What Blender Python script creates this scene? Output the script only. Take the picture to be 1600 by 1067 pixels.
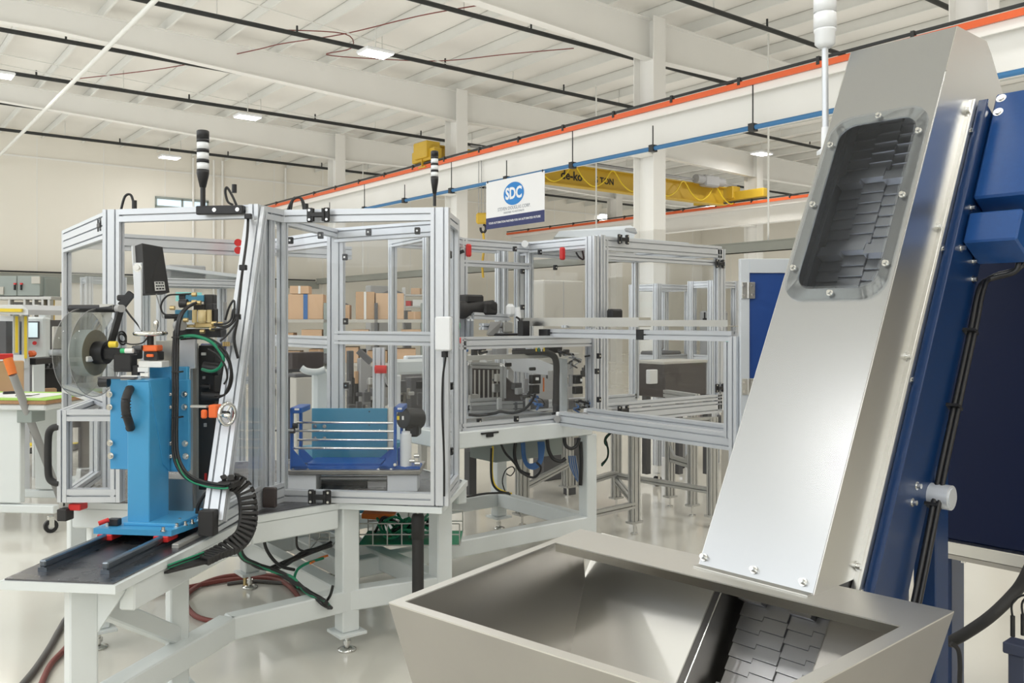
import bpy, math, random
from mathutils import Vector as V
random.seed(4)
for o in list(bpy.data.objects): bpy.data.objects.remove(o)
SC = bpy.context.scene
COL = SC.collection
F = 1360.0; HOR = 500.0; EYE = 1.6

# ------------------------------------------------------------------ camera, world, exposure
cd = bpy.data.cameras.new('camera'); cam = bpy.data.objects.new('camera', cd); COL.objects.link(cam)
cam.location = (0, 0, EYE); cam.rotation_euler = (math.radians(90), 0, 0)
cd.lens = 36 * F / 1600; cd.sensor_width = 36; cd.shift_y = (HOR - 533.5) / 1600
cd.clip_start = 0.05; cd.clip_end = 200
SC.camera = cam
SC.cycles.transparent_max_bounces = 32
w = bpy.data.worlds.new('daylight'); SC.world = w; w.use_nodes = True
w.node_tree.nodes['Background'].inputs[0].default_value = (0.93, 0.97, 1.0, 1)
w.node_tree.nodes['Background'].inputs[1].default_value = 3.3
SC.view_settings.view_transform = 'Standard'; SC.view_settings.look = 'None'
SC.view_settings.exposure = -0.42; SC.view_settings.gamma = 1
SC.view_settings.use_curve_mapping = False

# building axes: BX runs to the right and away, BY to the left and away
BX = V((0.789, 0.6143, 0)); BY = V((-0.6143, 0.789, 0)); UP = V((0, 0, 1))
def bd(x, y, z=0): return BX * x + BY * y + UP * z
def C(px, py, d): return V(((px - 800) / F * d, d, EYE - (py - HOR) / F * d))
def G(px, py, z):
    d = (EYE - z) * F / (py - HOR); return C(px, py, d)
def at(px, d, z): return V(((px - 800) / F * d, d, z))

LIGHTS = []
def fixture_light(p, power, sx=0.55, sy=0.4):
    l = bpy.data.lights.new('bay_lamp', 'AREA'); l.shape = 'RECTANGLE'; l.size = sx; l.size_y = sy
    l.energy = power; l.color = (1.0, 0.99, 0.97)
    o = bpy.data.objects.new('bay_lamp', l); COL.objects.link(o); o.location = p - UP * 0.012
    o.rotation_euler = (0, 0, math.atan2(BX.y, BX.x)); return o

up_ = bpy.data.lights.new('bounce_light', 'AREA'); up_.shape = 'RECTANGLE'; up_.size = 40; up_.size_y = 36; up_.energy = 2300; up_.color = (1.0, 0.99, 0.965)
uo = bpy.data.objects.new('bounce_light', up_); COL.objects.link(uo); uo.location = bd(17, 11, 3.2); uo.visible_glossy = False; uo.rotation_euler = (math.pi, 0, math.atan2(BX.y, BX.x))  # added upward area light without a fixture, stands in for floor bounce

# ------------------------------------------------------------------ materials
M = {}
def nmat(name, col, rough=0.5, metal=0.0, var=0.0, scale=8.0, bump=0.0, bscale=60.0, spec=None, coat=0.0, stretch=None, emit=None, es=0, aniso=0.0, rvar=0.0):
    m = bpy.data.materials.new(name); m.use_nodes = True; nt = m.node_tree; N = nt.nodes; Lk = nt.links
    b = N['Principled BSDF']
    b.inputs['Base Color'].default_value = (*col, 1); b.inputs['Roughness'].default_value = rough
    b.inputs['Metallic'].default_value = metal
    if spec is not None: b.inputs['Specular IOR Level'].default_value = spec
    if coat: b.inputs['Coat Weight'].default_value = coat; b.inputs['Coat Roughness'].default_value = 0.08
    if aniso: b.inputs['Anisotropic'].default_value = aniso
    if emit: b.inputs['Emission Color'].default_value = (*emit, 1); b.inputs['Emission Strength'].default_value = es
    tc = N.new('ShaderNodeTexCoord'); mp = N.new('ShaderNodeMapping'); Lk.new(tc.outputs['Object'], mp.inputs[0])
    if stretch: mp.inputs['Scale'].default_value = stretch
    if var or rvar:
        n = N.new('ShaderNodeTexNoise'); n.inputs['Scale'].default_value = scale; n.inputs['Detail'].default_value = 5
        Lk.new(mp.outputs[0], n.inputs['Vector'])
        if var:
            mx = N.new('ShaderNodeMix'); mx.data_type = 'RGBA'
            mx.inputs[6].default_value = (*[c * (1 - var) for c in col], 1)
            mx.inputs[7].default_value = (*[min(1, c * (1 + var)) for c in col], 1)
            Lk.new(n.outputs['Fac'], mx.inputs[0]); Lk.new(mx.outputs[2], b.inputs['Base Color'])
        if rvar:
            mr = N.new('ShaderNodeMapRange'); mr.inputs[3].default_value = max(0.03, rough - rvar); mr.inputs[4].default_value = rough + rvar
            mr.inputs[1].default_value = .3; mr.inputs[2].default_value = .7
            Lk.new(n.outputs['Fac'], mr.inputs[0]); Lk.new(mr.outputs[0], b.inputs['Roughness'])
    if bump:
        n2 = N.new('ShaderNodeTexNoise'); n2.inputs['Scale'].default_value = bscale; n2.inputs['Detail'].default_value = 3
        Lk.new(mp.outputs[0], n2.inputs['Vector'])
        bp = N.new('ShaderNodeBump'); bp.inputs['Strength'].default_value = bump; bp.inputs['Distance'].default_value = 0.002
        Lk.new(n2.outputs['Fac'], bp.inputs['Height']); Lk.new(bp.outputs[0], b.inputs['Normal'])
    M[name] = m; return m
nmat('white_paint', (0.75, 0.79, 0.785), 0.38, var=0.02, coat=0.2)
nmat('steel_white', (0.88, 0.87, 0.83), 0.5, var=0.03, scale=1.5)
nmat('purlin_paint', (0.80, 0.80, 0.76), 0.5, var=0.04, scale=2)
nmat('insulation', (0.86, 0.84, 0.79), 0.75, var=0.05, scale=0.8, bump=0.6, bscale=2.0)
nmat('wall_cream', (0.86, 0.825, 0.74), 0.6, var=0.03, scale=0.6)
nmat('epoxy', (0.74, 0.72, 0.65), 0.12, var=0.035, scale=0.7, rvar=0.05, bump=0.05, bscale=9, coat=0.3)
nmat('aluminium', (0.65, 0.675, 0.71), 0.36, metal=0.4, var=0.02)
nmat('alu_dim', (0.52, 0.52, 0.50), 0.4, metal=0.5, var=0.03)
nmat('blind', (0.70, 0.74, 0.78), 0.45, metal=0.3)
nmat('stainless', (0.66, 0.655, 0.63), 0.30, metal=1.0, var=0.02, scale=2.0)
nmat('steel_inner', (0.05, 0.05, 0.053), 0.45, metal=0.3)  # dark reflections inside the housing put into the steel's base colour
nmat('stainless_dull', (0.40, 0.385, 0.36), 0.34, metal=1.0, var=0.08, scale=5.0)
nmat('belt_steel', (0.42, 0.42, 0.43), 0.32, metal=1.0, var=0.08, scale=14)
nmat('stainless_rim', (0.72, 0.71, 0.68), 0.42, metal=1.0, var=0.03, scale=3)
nmat('stainless_face', (0.45, 0.46, 0.47), 0.27, metal=1.0)
nmat('polished', (0.78, 0.78, 0.76), 0.12, metal=1.0)
nmat('screw', (0.72, 0.72, 0.70), 0.22, metal=1.0)
nmat('plate_steel', (0.16, 0.16, 0.17), 0.30, metal=0.85, var=0.25, scale=9, rvar=0.1)
nmat('rail_steel', (0.20, 0.23, 0.27), 0.28, metal=0.9)
nmat('blue', (0.065, 0.34, 0.62), 0.38, var=0.03, coat=0.15)
nmat('blue_teal', (0.06, 0.27, 0.42), 0.42, var=0.04)
nmat('royal', (0.015, 0.10, 0.40), 0.4, coat=0.1)
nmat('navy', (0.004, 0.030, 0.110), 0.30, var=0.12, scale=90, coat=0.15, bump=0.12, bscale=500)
nmat('navy_shaded', (0.0008, 0.006, 0.034), 0.45, spec=0.25)  # same navy paint, with the cabinet's shade put into the colour
nmat('navy_lit', (0.014, 0.075, 0.26), 0.34, var=0.1, scale=90)  # same navy paint, lightened for the light falling on the cover boxes
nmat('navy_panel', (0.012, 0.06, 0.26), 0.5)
nmat('navy_grey', (0.05, 0.06, 0.10), 0.4)
nmat('black', (0.015, 0.015, 0.017), 0.42)
nmat('black_soft', (0.025, 0.024, 0.024), 0.6)
nmat('cable', (0.012, 0.012, 0.013), 0.35)
nmat('cable_green', (0.01, 0.24, 0.12), 0.4)
nmat('cable_blue', (0.06, 0.17, 0.42), 0.4)
nmat('cable_grey', (0.40, 0.42, 0.46), 0.4)
nmat('cable_orange', (0.8, 0.20, 0.03), 0.4)
nmat('cable_yellow', (0.85, 0.62, 0.03), 0.4)
nmat('hose_red', (0.22, 0.055, 0.045), 0.5)
nmat('hose_grey', (0.12, 0.115, 0.11), 0.5)
nmat('orange', (0.90, 0.17, 0.04), 0.4)
nmat('red', (0.65, 0.03, 0.03), 0.4)
nmat('green', (0.03, 0.45, 0.16), 0.4)
nmat('yellow', (0.80, 0.60, 0.04), 0.4)
nmat('crane_yellow', (0.62, 0.40, 0.035), 0.45, var=0.04)
nmat('rail_orange', (0.80, 0.14, 0.04), 0.5)
nmat('pipe_black', (0.03, 0.032, 0.032), 0.5)
nmat('pipe_blue', (0.05, 0.19, 0.40), 0.45)
nmat('beam_grey', (0.36, 0.37, 0.33), 0.5, var=0.03)
nmat('cabinet_grey', (0.30, 0.34, 0.32), 0.5, var=0.03)
nmat('grey', (0.36, 0.36, 0.36), 0.5)
nmat('dark_grey', (0.10, 0.10, 0.105), 0.5)
nmat('beige', (0.52, 0.50, 0.45), 0.5)
nmat('brown_dark', (0.050, 0.038, 0.036), 0.5)
nmat('wood', (0.42, 0.24, 0.12), 0.45, var=0.2, scale=12, stretch=(1, 8, 8))
nmat('lime', (0.35, 0.62, 0.10), 0.6)
nmat('carton', (0.56, 0.36, 0.21), 0.8, var=0.07, scale=6)
nmat('carton_light', (0.66, 0.45, 0.29), 0.8, var=0.07, scale=6)
nmat('paper', (0.82, 0.82, 0.80), 0.6)
nmat('brass', (0.62, 0.48, 0.24), 0.3, metal=0.8)
nmat('amber', (0.62, 0.50, 0.26), 0.15)
nmat('roll_paper', (0.42, 0.46, 0.45), 0.6, var=0.02)
nmat('roll_side', (0.30, 0.27, 0.20), 0.55, var=0.15, scale=60)
nmat('lamp_white', (0.86, 0.88, 0.90), 0.3, coat=0.3)
nmat('banner', (0.84, 0.85, 0.86), 0.6)
nmat('banner_navy', (0.035, 0.045, 0.14), 0.6)
nmat('logo_blue', (0.02, 0.22, 0.60), 0.5)
nmat('text_grey', (0.30, 0.33, 0.38), 0.6)
nmat('screen_glow', (0.5, 0.6, 0.6), 0.3, emit=(0.75, 0.92, 0.95), es=0.9)
nmat('screen_teal', (0.1, 0.3, 0.3), 0.3, emit=(0.25, 0.62, 0.55), es=0.8)
nmat('lens', (1, 1, 1), 0.4, emit=(1.0, 0.98, 0.94), es=14.0)
nmat('led_green', (0, .5, .1), 0.3, emit=(0.1, 1, 0.3), es=2)
nmat('window_sky', (0.6, 0.75, 0.85), 0.2, emit=(0.75, 0.90, 1.0), es=0.9)
def glass(name, tint, rough=0.03, refl=1.0, ior=1.5, milk=0.0):
    m = bpy.data.materials.new(name); m.use_nodes = True; nt = m.node_tree; N = nt.nodes; Lk = nt.links
    N.remove(N['Principled BSDF']); out = N['Material Output']
    t = N.new('ShaderNodeBsdfTransparent'); t.inputs[0].default_value = (*tint, 1)
    g = N.new('ShaderNodeBsdfGlossy'); g.inputs['Roughness'].default_value = rough
    fr = N.new('ShaderNodeFresnel'); ge = N.new('ShaderNodeNewGeometry'); mi = N.new('ShaderNodeMapRange')
    mi.inputs[3].default_value = ior; mi.inputs[4].default_value = 1 / ior
    Lk.new(ge.outputs['Backfacing'], mi.inputs[0]); Lk.new(mi.outputs[0], fr.inputs[0])      # a sheet reflects alike from both faces
    ml = N.new('ShaderNodeMath'); ml.operation = 'MULTIPLY'; ml.inputs[1].default_value = refl; Lk.new(fr.outputs[0], ml.inputs[0])
    mx = N.new('ShaderNodeMixShader'); Lk.new(ml.outputs[0], mx.inputs[0]); Lk.new(t.outputs[0], mx.inputs[1]); Lk.new(g.outputs[0], mx.inputs[2])
    last = mx
    if milk:
        d = N.new('ShaderNodeBsdfDiffuse'); d.inputs[0].default_value = (.8, .82, .84, 1)
        m2 = N.new('ShaderNodeMixShader'); m2.inputs[0].default_value = milk
        Lk.new(mx.outputs[0], m2.inputs[1]); Lk.new(d.outputs[0], m2.inputs[2]); last = m2
    Lk.new(last.outputs[0], out.inputs[0]); M[name] = m
glass('poly', (0.983, 0.988, 0.992), 0.03, 0.6, 1.4, 0.006)
glass('poly_smoke', (0.50, 0.50, 0.50), 0.08, 0.8, 1.45, 0.03)
glass('poly_cover', (0.90, 0.92, 0.93), 0.05, 0.8, 1.45, 0.05)
glass('poly_window', (0.90, 0.92, 0.95), 0.05, 0.25, 1.45, 0.01)
glass('reel_clear', (0.84, 0.85, 0.84), 0.05, 0.5, 1.45, 0.01)

# ------------------------------------------------------------------ mesh builder
def unit(v): return V(v).normalized()
def perp(v):
    a = V((0, 0, 1)) if abs(v.z) < 0.9 * v.length else V((1, 0, 0))
    x = unit(v.cross(a)); return x, unit(x.cross(v))
class Fr:
    def __init__(s, o, X, Y, Z=UP): s.o, s.X, s.Y, s.Z = V(o), V(X), V(Y), V(Z)
    def p(s, x, y, z=0): return s.o + s.X * x + s.Y * y + s.Z * z
    def sh(s, x, y, z=0): return Fr(s.p(x, y, z), s.X, s.Y, s.Z)
W0 = Fr((0, 0, 0), (1, 0, 0), (0, 1, 0))
FB = Fr((0, 0, 0), BX, BY)
class MB:
    def __init__(s): s.v = []; s.f = []; s.sm = []
    def add(s, vs, fs, smooth=False):
        n = len(s.v); s.v += [V(p) for p in vs]
        for f in fs: s.f.append([i + n for i in f]); s.sm.append(smooth)
        return s
    def box(s, fr, x0, x1, y0, y1, z0, z1, b=0.0):
        if x1 < x0: x0, x1 = x1, x0
        if y1 < y0: y0, y1 = y1, y0
        if z1 < z0: z0, z1 = z1, z0
        if b <= 0:
            vs = [fr.p(x, y, z) for z in (z0, z1) for y in (y0, y1) for x in (x0, x1)]
            return s.add(vs, [(0, 2, 3, 1), (4, 5, 7, 6), (0, 1, 5, 4), (2, 6, 7, 3), (0, 4, 6, 2), (1, 3, 7, 5)])
        b = min(b, (x1 - x0) * .45, (y1 - y0) * .45, (z1 - z0) * .45)
        lo = (x0, y0, z0); hi = (x1, y1, z1); vs = []; idx = {}
        for cx in (0, 1):
            for cy in (0, 1):
                for cz in (0, 1):
                    c = (cx, cy, cz)
                    for ax in range(3):
                        q = []
                        for k in range(3):
                            e = hi[k] if c[k] else lo[k]
                            if k != ax: e += -b if c[k] else b
                            q.append(e)
                        idx[(c, ax)] = len(vs); vs.append(fr.p(*q))
        fs = []
        for ax in range(3):
            o1, o2 = [k for k in range(3) if k != ax]
            for sd in (0, 1):
                cs = []
                for (i, j) in ((0, 0), (1, 0), (1, 1), (0, 1)):
                    c = [0, 0, 0]; c[ax] = sd; c[o1] = i; c[o2] = j; cs.append(idx[(tuple(c), ax)])
                fs.append(cs)
            for i in (0, 1):          # edges along ax
                for j in (0, 1):
                    c0 = [0, 0, 0]; c0[o1] = i; c0[o2] = j; c1 = list(c0); c1[ax] = 1
                    fs.append([idx[(tuple(c0), o1)], idx[(tuple(c1), o1)], idx[(tuple(c1), o2)], idx[(tuple(c0), o2)]])
        for c in [(a, b_, c_) for a in (0, 1) for b_ in (0, 1) for c_ in (0, 1)]:
            fs.append([idx[(c, 0)], idx[(c, 1)], idx[(c, 2)]])
        return s.add(vs, fs)
    def cyl(s, p0, p1, r, r1=None, n=14, caps=True):
        p0, p1 = V(p0), V(p1); r1 = r if r1 is None else r1
        x, y = perp(p1 - p0)
        ring = lambda p, q: [p + x * (q * math.cos(2 * math.pi * i / n)) + y * (q * math.sin(2 * math.pi * i / n)) for i in range(n)]
        s.add(ring(p0, r) + ring(p1, r1), [(i, (i + 1) % n, n + (i + 1) % n, n + i) for i in range(n)], True)
        if caps:
            s.add(ring(p0, r), [list(range(n))[::-1]]); s.add(ring(p1, r1), [list(range(n))])
        return s
    def lathe(s, o, ax, prof, n=20):
        o = V(o); ax = unit(V(ax)); x, y = perp(ax); vs = []; fs = []
        for (r, h) in prof:
            vs += [o + ax * h + x * (r * math.cos(2 * math.pi * i / n)) + y * (r * math.sin(2 * math.pi * i / n)) for i in range(n)]
        for k in range(len(prof) - 1):
            fs += [(k * n + i, k * n + (i + 1) % n, (k + 1) * n + (i + 1) % n, (k + 1) * n + i) for i in range(n)]
        return s.add(vs, fs, True)
    def tube(s, pts, r, n=8, curve=True, sub=5, closed=False):
        P = [V(p) for p in pts]
        if curve and len(P) > 2:
            Q = []; m = len(P); rng = range(m) if closed else range(m - 1)
            for i in rng:
                a, b, c, d = (P[(i - 1) % m], P[i], P[(i + 1) % m], P[(i + 2) % m]) if closed else (P[max(i - 1, 0)], P[i], P[i + 1], P[min(i + 2, m - 1)])
                for k in range(sub):
                    t = k / sub
                    Q.append(0.5 * ((2 * b) + (c - a) * t + (2 * a - 5 * b + 4 * c - d) * t * t + (3 * b - a - 3 * c + d) * t ** 3))
            if not closed: Q.append(P[-1])
            P = Q
        m = len(P); vs = []; fs = []; px = None
        for i in range(m):
            t = unit((P[(i + 1) % m] - P[i - 1]) if closed else (P[min(i + 1, m - 1)] - P[max(i - 1, 0)]))
            if px is None: px, _ = perp(t)
            px = unit(px - t * px.dot(t)); py = t.cross(px)
            vs += [P[i] + px * (r * math.cos(2 * math.pi * k / n)) + py * (r * math.sin(2 * math.pi * k / n)) for k in range(n)]
        for i in range(m if closed else m - 1):
            j = (i + 1) % m
            fs += [(i * n + k, i * n + (k + 1) % n, j * n + (k + 1) % n, j * n + k) for k in range(n)]
        s.add(vs, fs, True)
        if not closed:
            s.add(vs[:n], [list(range(n))[::-1]]); s.add(vs[-n:], [list(range(n))])
        return s
    def prism(s, poly, vec, smooth=False):
        P = [V(p) for p in poly]; vec = V(vec); n = len(P)
        s.add(P + [p + vec for p in P], [list(range(n))[::-1], [n + i for i in range(n)]])
        s.add(P + [p + vec for p in P], [(i, (i + 1) % n, n + (i + 1) % n, n + i) for i in range(n)], smooth)
        return s
    def bar(s, p0, p1, w, h, side=None, b=0.0):
        """rectangular tube between two points; w along side, h along the other axis"""
        p0, p1 = V(p0), V(p1); t = p1 - p0; L = t.length; t = unit(t)
        sd = V(side) if side is not None else (t.cross(UP) if abs(t.z) < .95 else BX)
        sd = unit(sd - t * sd.dot(t)); q = unit(t.cross(sd))
        return s.box(Fr(p0, sd, q, t), -w / 2, w / 2, -h / 2, h / 2, 0, L, b)
    def prof(s, p0, p1, w=.04, h=.04, side=None, slot=.008, dp=.016):
        """slotted aluminium extrusion"""
        p0, p1 = V(p0), V(p1); t = p1 - p0; t = unit(t)
        sd = V(side) if side is not None else (t.cross(UP) if abs(t.z) < .95 else BX)
        sd = unit(sd - t * sd.dot(t)); q = unit(t.cross(sd))
        pts = []
        def edge(a, b, L, inx, iny):
            m = max(1, round(L / .042)); dx, dy = (b[0] - a[0]) / L, (b[1] - a[1]) / L
            pts.append(a)
            for k in range(m):
                c = L * (k + .5) / m
                for (e, d) in ((c - slot / 2, 0), (c - slot / 2, dp), (c + slot / 2, dp), (c + slot / 2, 0)):
                    pts.append((a[0] + dx * e + inx * d, a[1] + dy * e + iny * d))
        a, b = w / 2, h / 2
        edge((-a, -b), (a, -b), w, 0, 1); edge((a, -b), (a, b), h, -1, 0); edge((a, b), (-a, b), w, 0, -1); edge((-a, b), (-a, -b), h, 1, 0)
        return s.prism([p0 + sd * x + q * y for x, y in pts], p1 - p0)
    def sheet(s, pts, vec): return s.prism(pts, vec)
    def ball(s, c, r, n=10):
        m = n // 2
        return s.lathe(V(c), UP, [(max(1e-5, r * math.sin(math.pi * k / m)), -r * math.cos(math.pi * k / m)) for k in range(m + 1)], n)
def rrect(fr, x0, x1, y0, y1, r, n=5, z=0):
    out = []
    for cx, cy, a0 in ((x1 - r, y1 - r, 0), (x0 + r, y1 - r, 90), (x0 + r, y0 + r, 180), (x1 - r, y0 + r, 270)):
        for k in range(n + 1):
            a = math.radians(a0 + 90 * k / n); out.append(fr.p(cx + r * math.cos(a), cy + r * math.sin(a), z))
    return out
# ------------------------------------------------------------------ objects
def wloc(o):
    p = V((0, 0, 0))
    while o: p += o.location; o = o.parent
    return p
def mesh(name, mb, mat, org):
    me = bpy.data.meshes.new(name); me.from_pydata([v - org for v in mb.v], [], mb.f)
    me.polygons.foreach_set('use_smooth', mb.sm); me.update()
    import bmesh
    bm = bmesh.new(); bm.from_mesh(me); bmesh.ops.recalc_face_normals(bm, faces=bm.faces); bm.to_mesh(me); bm.free()
    me.materials.append(M[mat] if isinstance(mat, str) else mat); return me
def part(name, mb, mat, parent, label=None, stuff=False):
    o = bpy.data.objects.new(name, mesh(name, mb, mat, wloc(parent))); COL.objects.link(o); o.parent = parent
    if label: o['label'] = label
    if stuff: o['kind'] = 'stuff'
    return o
def thing(name, label, cat, loc, group=None):
    o = bpy.data.objects.new(name, None); COL.objects.link(o); o.location = V(loc); o.empty_display_size = .1
    o['label'] = label; o['category'] = cat
    if group: o['group'] = group
    return o
def solo(name, mb, mat, label, cat, group=None, stuff=False):
    lo = [min(v[i] for v in mb.v) for i in range(3)]; hi = [max(v[i] for v in mb.v) for i in range(3)]
    org = V(((lo[0] + hi[0]) / 2, (lo[1] + hi[1]) / 2, lo[2]))
    o = bpy.data.objects.new(name, mesh(name, mb, mat, org)); COL.objects.link(o); o.location = org
    o['label'] = label; o['category'] = cat
    if group: o['group'] = group
    if stuff: o['kind'] = 'stuff'
    return o
def struct(name, mb, mat, label=None):
    o = solo(name, mb, mat, '', ''); del o['label']; del o['category']; o['kind'] = 'structure'
    if label: o['label'] = label
    return o
def dup(root, delta, label=None, group=None, rot=0):
    def cp(o, par):
        c = o.copy(); COL.objects.link(c)
        if par: c.parent = par
        for ch in list(o.children): cp(ch, c)
        return c
    r = cp(root, None); r.location = root.location + V(delta)
    if rot: r.rotation_euler = (0, 0, rot)
    if label: r['label'] = label
    if group: r['group'] = group
    return r
def text(name, s, size, fr, mat, parent=None, ext=0.001, align='CENTER', bold=0.0, shear=0.0, sx=1.0):
    """flat lettering lying in the x/y plane of frame fr"""
    cu = bpy.data.curves.new(name, 'FONT'); cu.body = s; cu.size = size; cu.extrude = ext; cu.align_x = align; cu.align_y = 'CENTER'
    cu.offset = bold; cu.shear = shear; cu.resolution_u = 3
    t = bpy.data.objects.new('t', cu); COL.objects.link(t)
    me = bpy.data.meshes.new_from_object(t.evaluated_get(bpy.context.evaluated_depsgraph_get()))
    bpy.data.objects.remove(t); org = wloc(parent) if parent else V((0, 0, 0))
    for v in me.vertices: v.co = fr.p(v.co.x * sx, v.co.y, v.co.z) - org
    me.materials.clear(); me.materials.append(M[mat]); me.name = name
    o = bpy.data.objects.new(name, me); COL.objects.link(o)
    if parent: o.parent = parent
    return o
def face_frame(o, right, up=UP): # frame whose Z looks out of the face
    r = unit(V(right)); u = unit(V(up)); return Fr(o, r, u, r.cross(u))
# ================================================================== THE BUILDING
WY = 30.0; CX = 11.82; CX2 = 23.4
LX = -5.5
mb = MB().box(FB, LX, 44, -9, WY + .3, -.25, 0); struct('floor', mb, 'epoxy')
def deck(x): return 7.42 - 0.012 * (x - 3) if x > 3 else 7.42 - .03 * (3 - x)
mb = MB(); xs = [LX, 3, 44]
for a, b in zip(xs, xs[1:]):
    mb.prism([FB.p(a, -9, deck(a)), FB.p(b, -9, deck(b)), FB.p(b, -9, deck(b) + .2), FB.p(a, -9, deck(a) + .2)], BY * (WY + 9.3))
ceil = struct('ceiling', mb, 'insulation')
def cpart(name, mb, mat): 
    o = part(name, mb, mat, ceil); return o
x = -5.12
while x < 43:
    mb = MB(); z = deck(x) 
    mb.box(FB, x - .006, x + .006, -9, WY - .02, z - .21, z + .01)
    mb.box(FB, x - .035, x + .006, -9, WY - .02, z - .215, z - .205)
    mb.box(FB, x - .006, x + .05, -9, WY - .02, z - .006, z + .01)
    cpart('purlin', mb, 'purlin_paint'); x += 1.13
FRAMES = [-1.0, 5.3, 11.07, 17.37, 23.7]
for y in FRAMES:
    mb = MB()
    def web(pts):
        mb.prism([FB.p(px_, y - .006, z) for px_, z in pts], BY * .012)
        for (a, b) in ((pts[0], pts[1]), (pts[3], pts[2])):
            mb.prism([FB.p(a[0], y - .1, a[1] - .008), FB.p(b[0], y - .1, b[1] - .008), FB.p(b[0], y - .1, b[1] + .008), FB.p(a[0], y - .1, a[1] + .008)], BY * .2)
    T = lambda q: deck(q) - .22
    web([(LX, 6.6), (3, 6.78), (3, T(3)), (LX, T(LX))])
    web([(3, 6.78), (CX, 6.38), (CX, T(CX)), (3, T(3))])
    web([(CX, 6.38), (CX + 4, 6.45), (CX + 4, T(CX + 4)), (CX, T(CX))])
    web([(CX + 4, 6.45), (CX2, 6.2), (CX2, T(CX2)), (CX + 4, T(CX + 4))])
    web([(CX2, 6.2), (44, 6.3), (44, T(44)), (CX2, T(CX2))])
    cpart('rafter', mb, 'steel_white')
mb = MB().box(FB, LX, 44, WY, WY + .3, 0, 8.2); wall = struct('wall_back', mb, 'wall_cream')
for x in [v * 1.9 - 4.6 for v in range(25)]:
    part('panel_joint', MB().box(FB, x - .012, x + .012, WY - .012, WY, 0, 7.2), 'steel_white', wall)
part('girt', MB().box(FB, LX, 44, WY - .03, WY, 6.55, 6.6), 'steel_white', wall)
part('grey_wall_band', MB().box(FB, LX, 14.2, WY - .1, WY, 2.76, 3.02), 'beam_grey', wall, 'grey beige band along the wall')
for x in (3.2, 9.6, 10.3, 10.6, 12.9):
    part('downpipe', MB().cyl(FB.p(x, WY - .08, 0), FB.p(x, WY - .08, 7.1), .04, n=8), 'steel_white', wall)
mb = MB().box(FB, 36, 36.3, -9, WY, 0, 8.2); wr = struct('wall_right', mb, 'wall_cream')
for y in [v * 1.9 - 8 for v in range(20)]:
    part('panel_joint', MB().box(FB, 35.985, 36, y - .012, y + .012, 0, 7.1), 'steel_white', wr)
# long side wall on the left with a tall band of windows, and the wall behind the camera
mb = MB().box(FB, LX - .3, LX, -9, WY, 0, 2.4).box(FB, LX - .3, LX, -9, WY, 7.05, 8.0)
for y in [v * 3.9 - 9 for v in range(11)]: mb.box(FB, LX - .3, LX, y - .2, y + .2, 2.4, 7.05)
struct('wall_left', mb, 'wall_cream')
struct('wall_front', MB().box(FB, LX - .3, 44, -9.3, -9, 0, 8.0), 'wall_cream')
# high window in the back wall and two in the right wall
def windw(name, fr, x0, x1, z0, z1):
    o = struct(name, MB().box(fr, x0, x1, -.02, .0, z0, z1), 'window_sky')
    f = MB()
    for a in (x0, x1, (x0 + x1) / 2): f.box(fr, a - .03, a + .03, -.06, -.021, z0, z1)
    for b in (z0, z1): f.box(fr, x0 - .03, x1 + .03, -.06, -.021, b - .04, b + .04)
    part('window_frame', f, 'cabinet_grey', o)
windw('window_1', Fr(FB.p(0, WY), BX, BY), 8.4, 10.1, 5.36, 5.66)
FR_ = Fr(FB.p(36, 0), BY * -1, BX)
windw('window_2', FR_, -15.2, -14.0, 1.2, 3.4)
windw('window_3', FR_, -20.2, -19.0, 1.2, 3.4)

# columns with their labels
def column(x, y, label, top):
    mb = MB()
    mb.box(FB, x - .006, x + .006, y - .24, y + .24, 0, top)
    mb.box(FB, x - .16, x + .16, y - .25, y - .236, 0, top); mb.box(FB, x - .16, x + .16, y + .236, y + .25, 0, top)
    o = solo('steel_column', mb, 'steel_white', label, 'column'); o['kind'] = 'structure'
    b = MB().box(FB, x - .22, x + .22, y - .3, y + .3, 0, .025); part('base_plate', b, 'steel_white', o)
for y, l in zip([5.3, 11.07, 17.37, 23.7], ['white steel column behind the stainless conveyor head at right', 'wide white steel column in the middle of the hall beside the yellow crane', 'white steel column left of the hanging banner', 'farthest white steel column of the near crane line, towards the back wall']):
    column(CX, y, l, 7.1)
for y, l in zip([5.3, 11.07, 17.37, 23.7], ['white column of the second crane line hidden behind the conveyor', 'white column of the second crane line above the blue panel', 'far white column under the orange rail right of the crane trolley', 'farthest white column of the second crane line']):
    column(CX2, y, l, 6.9)
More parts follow.
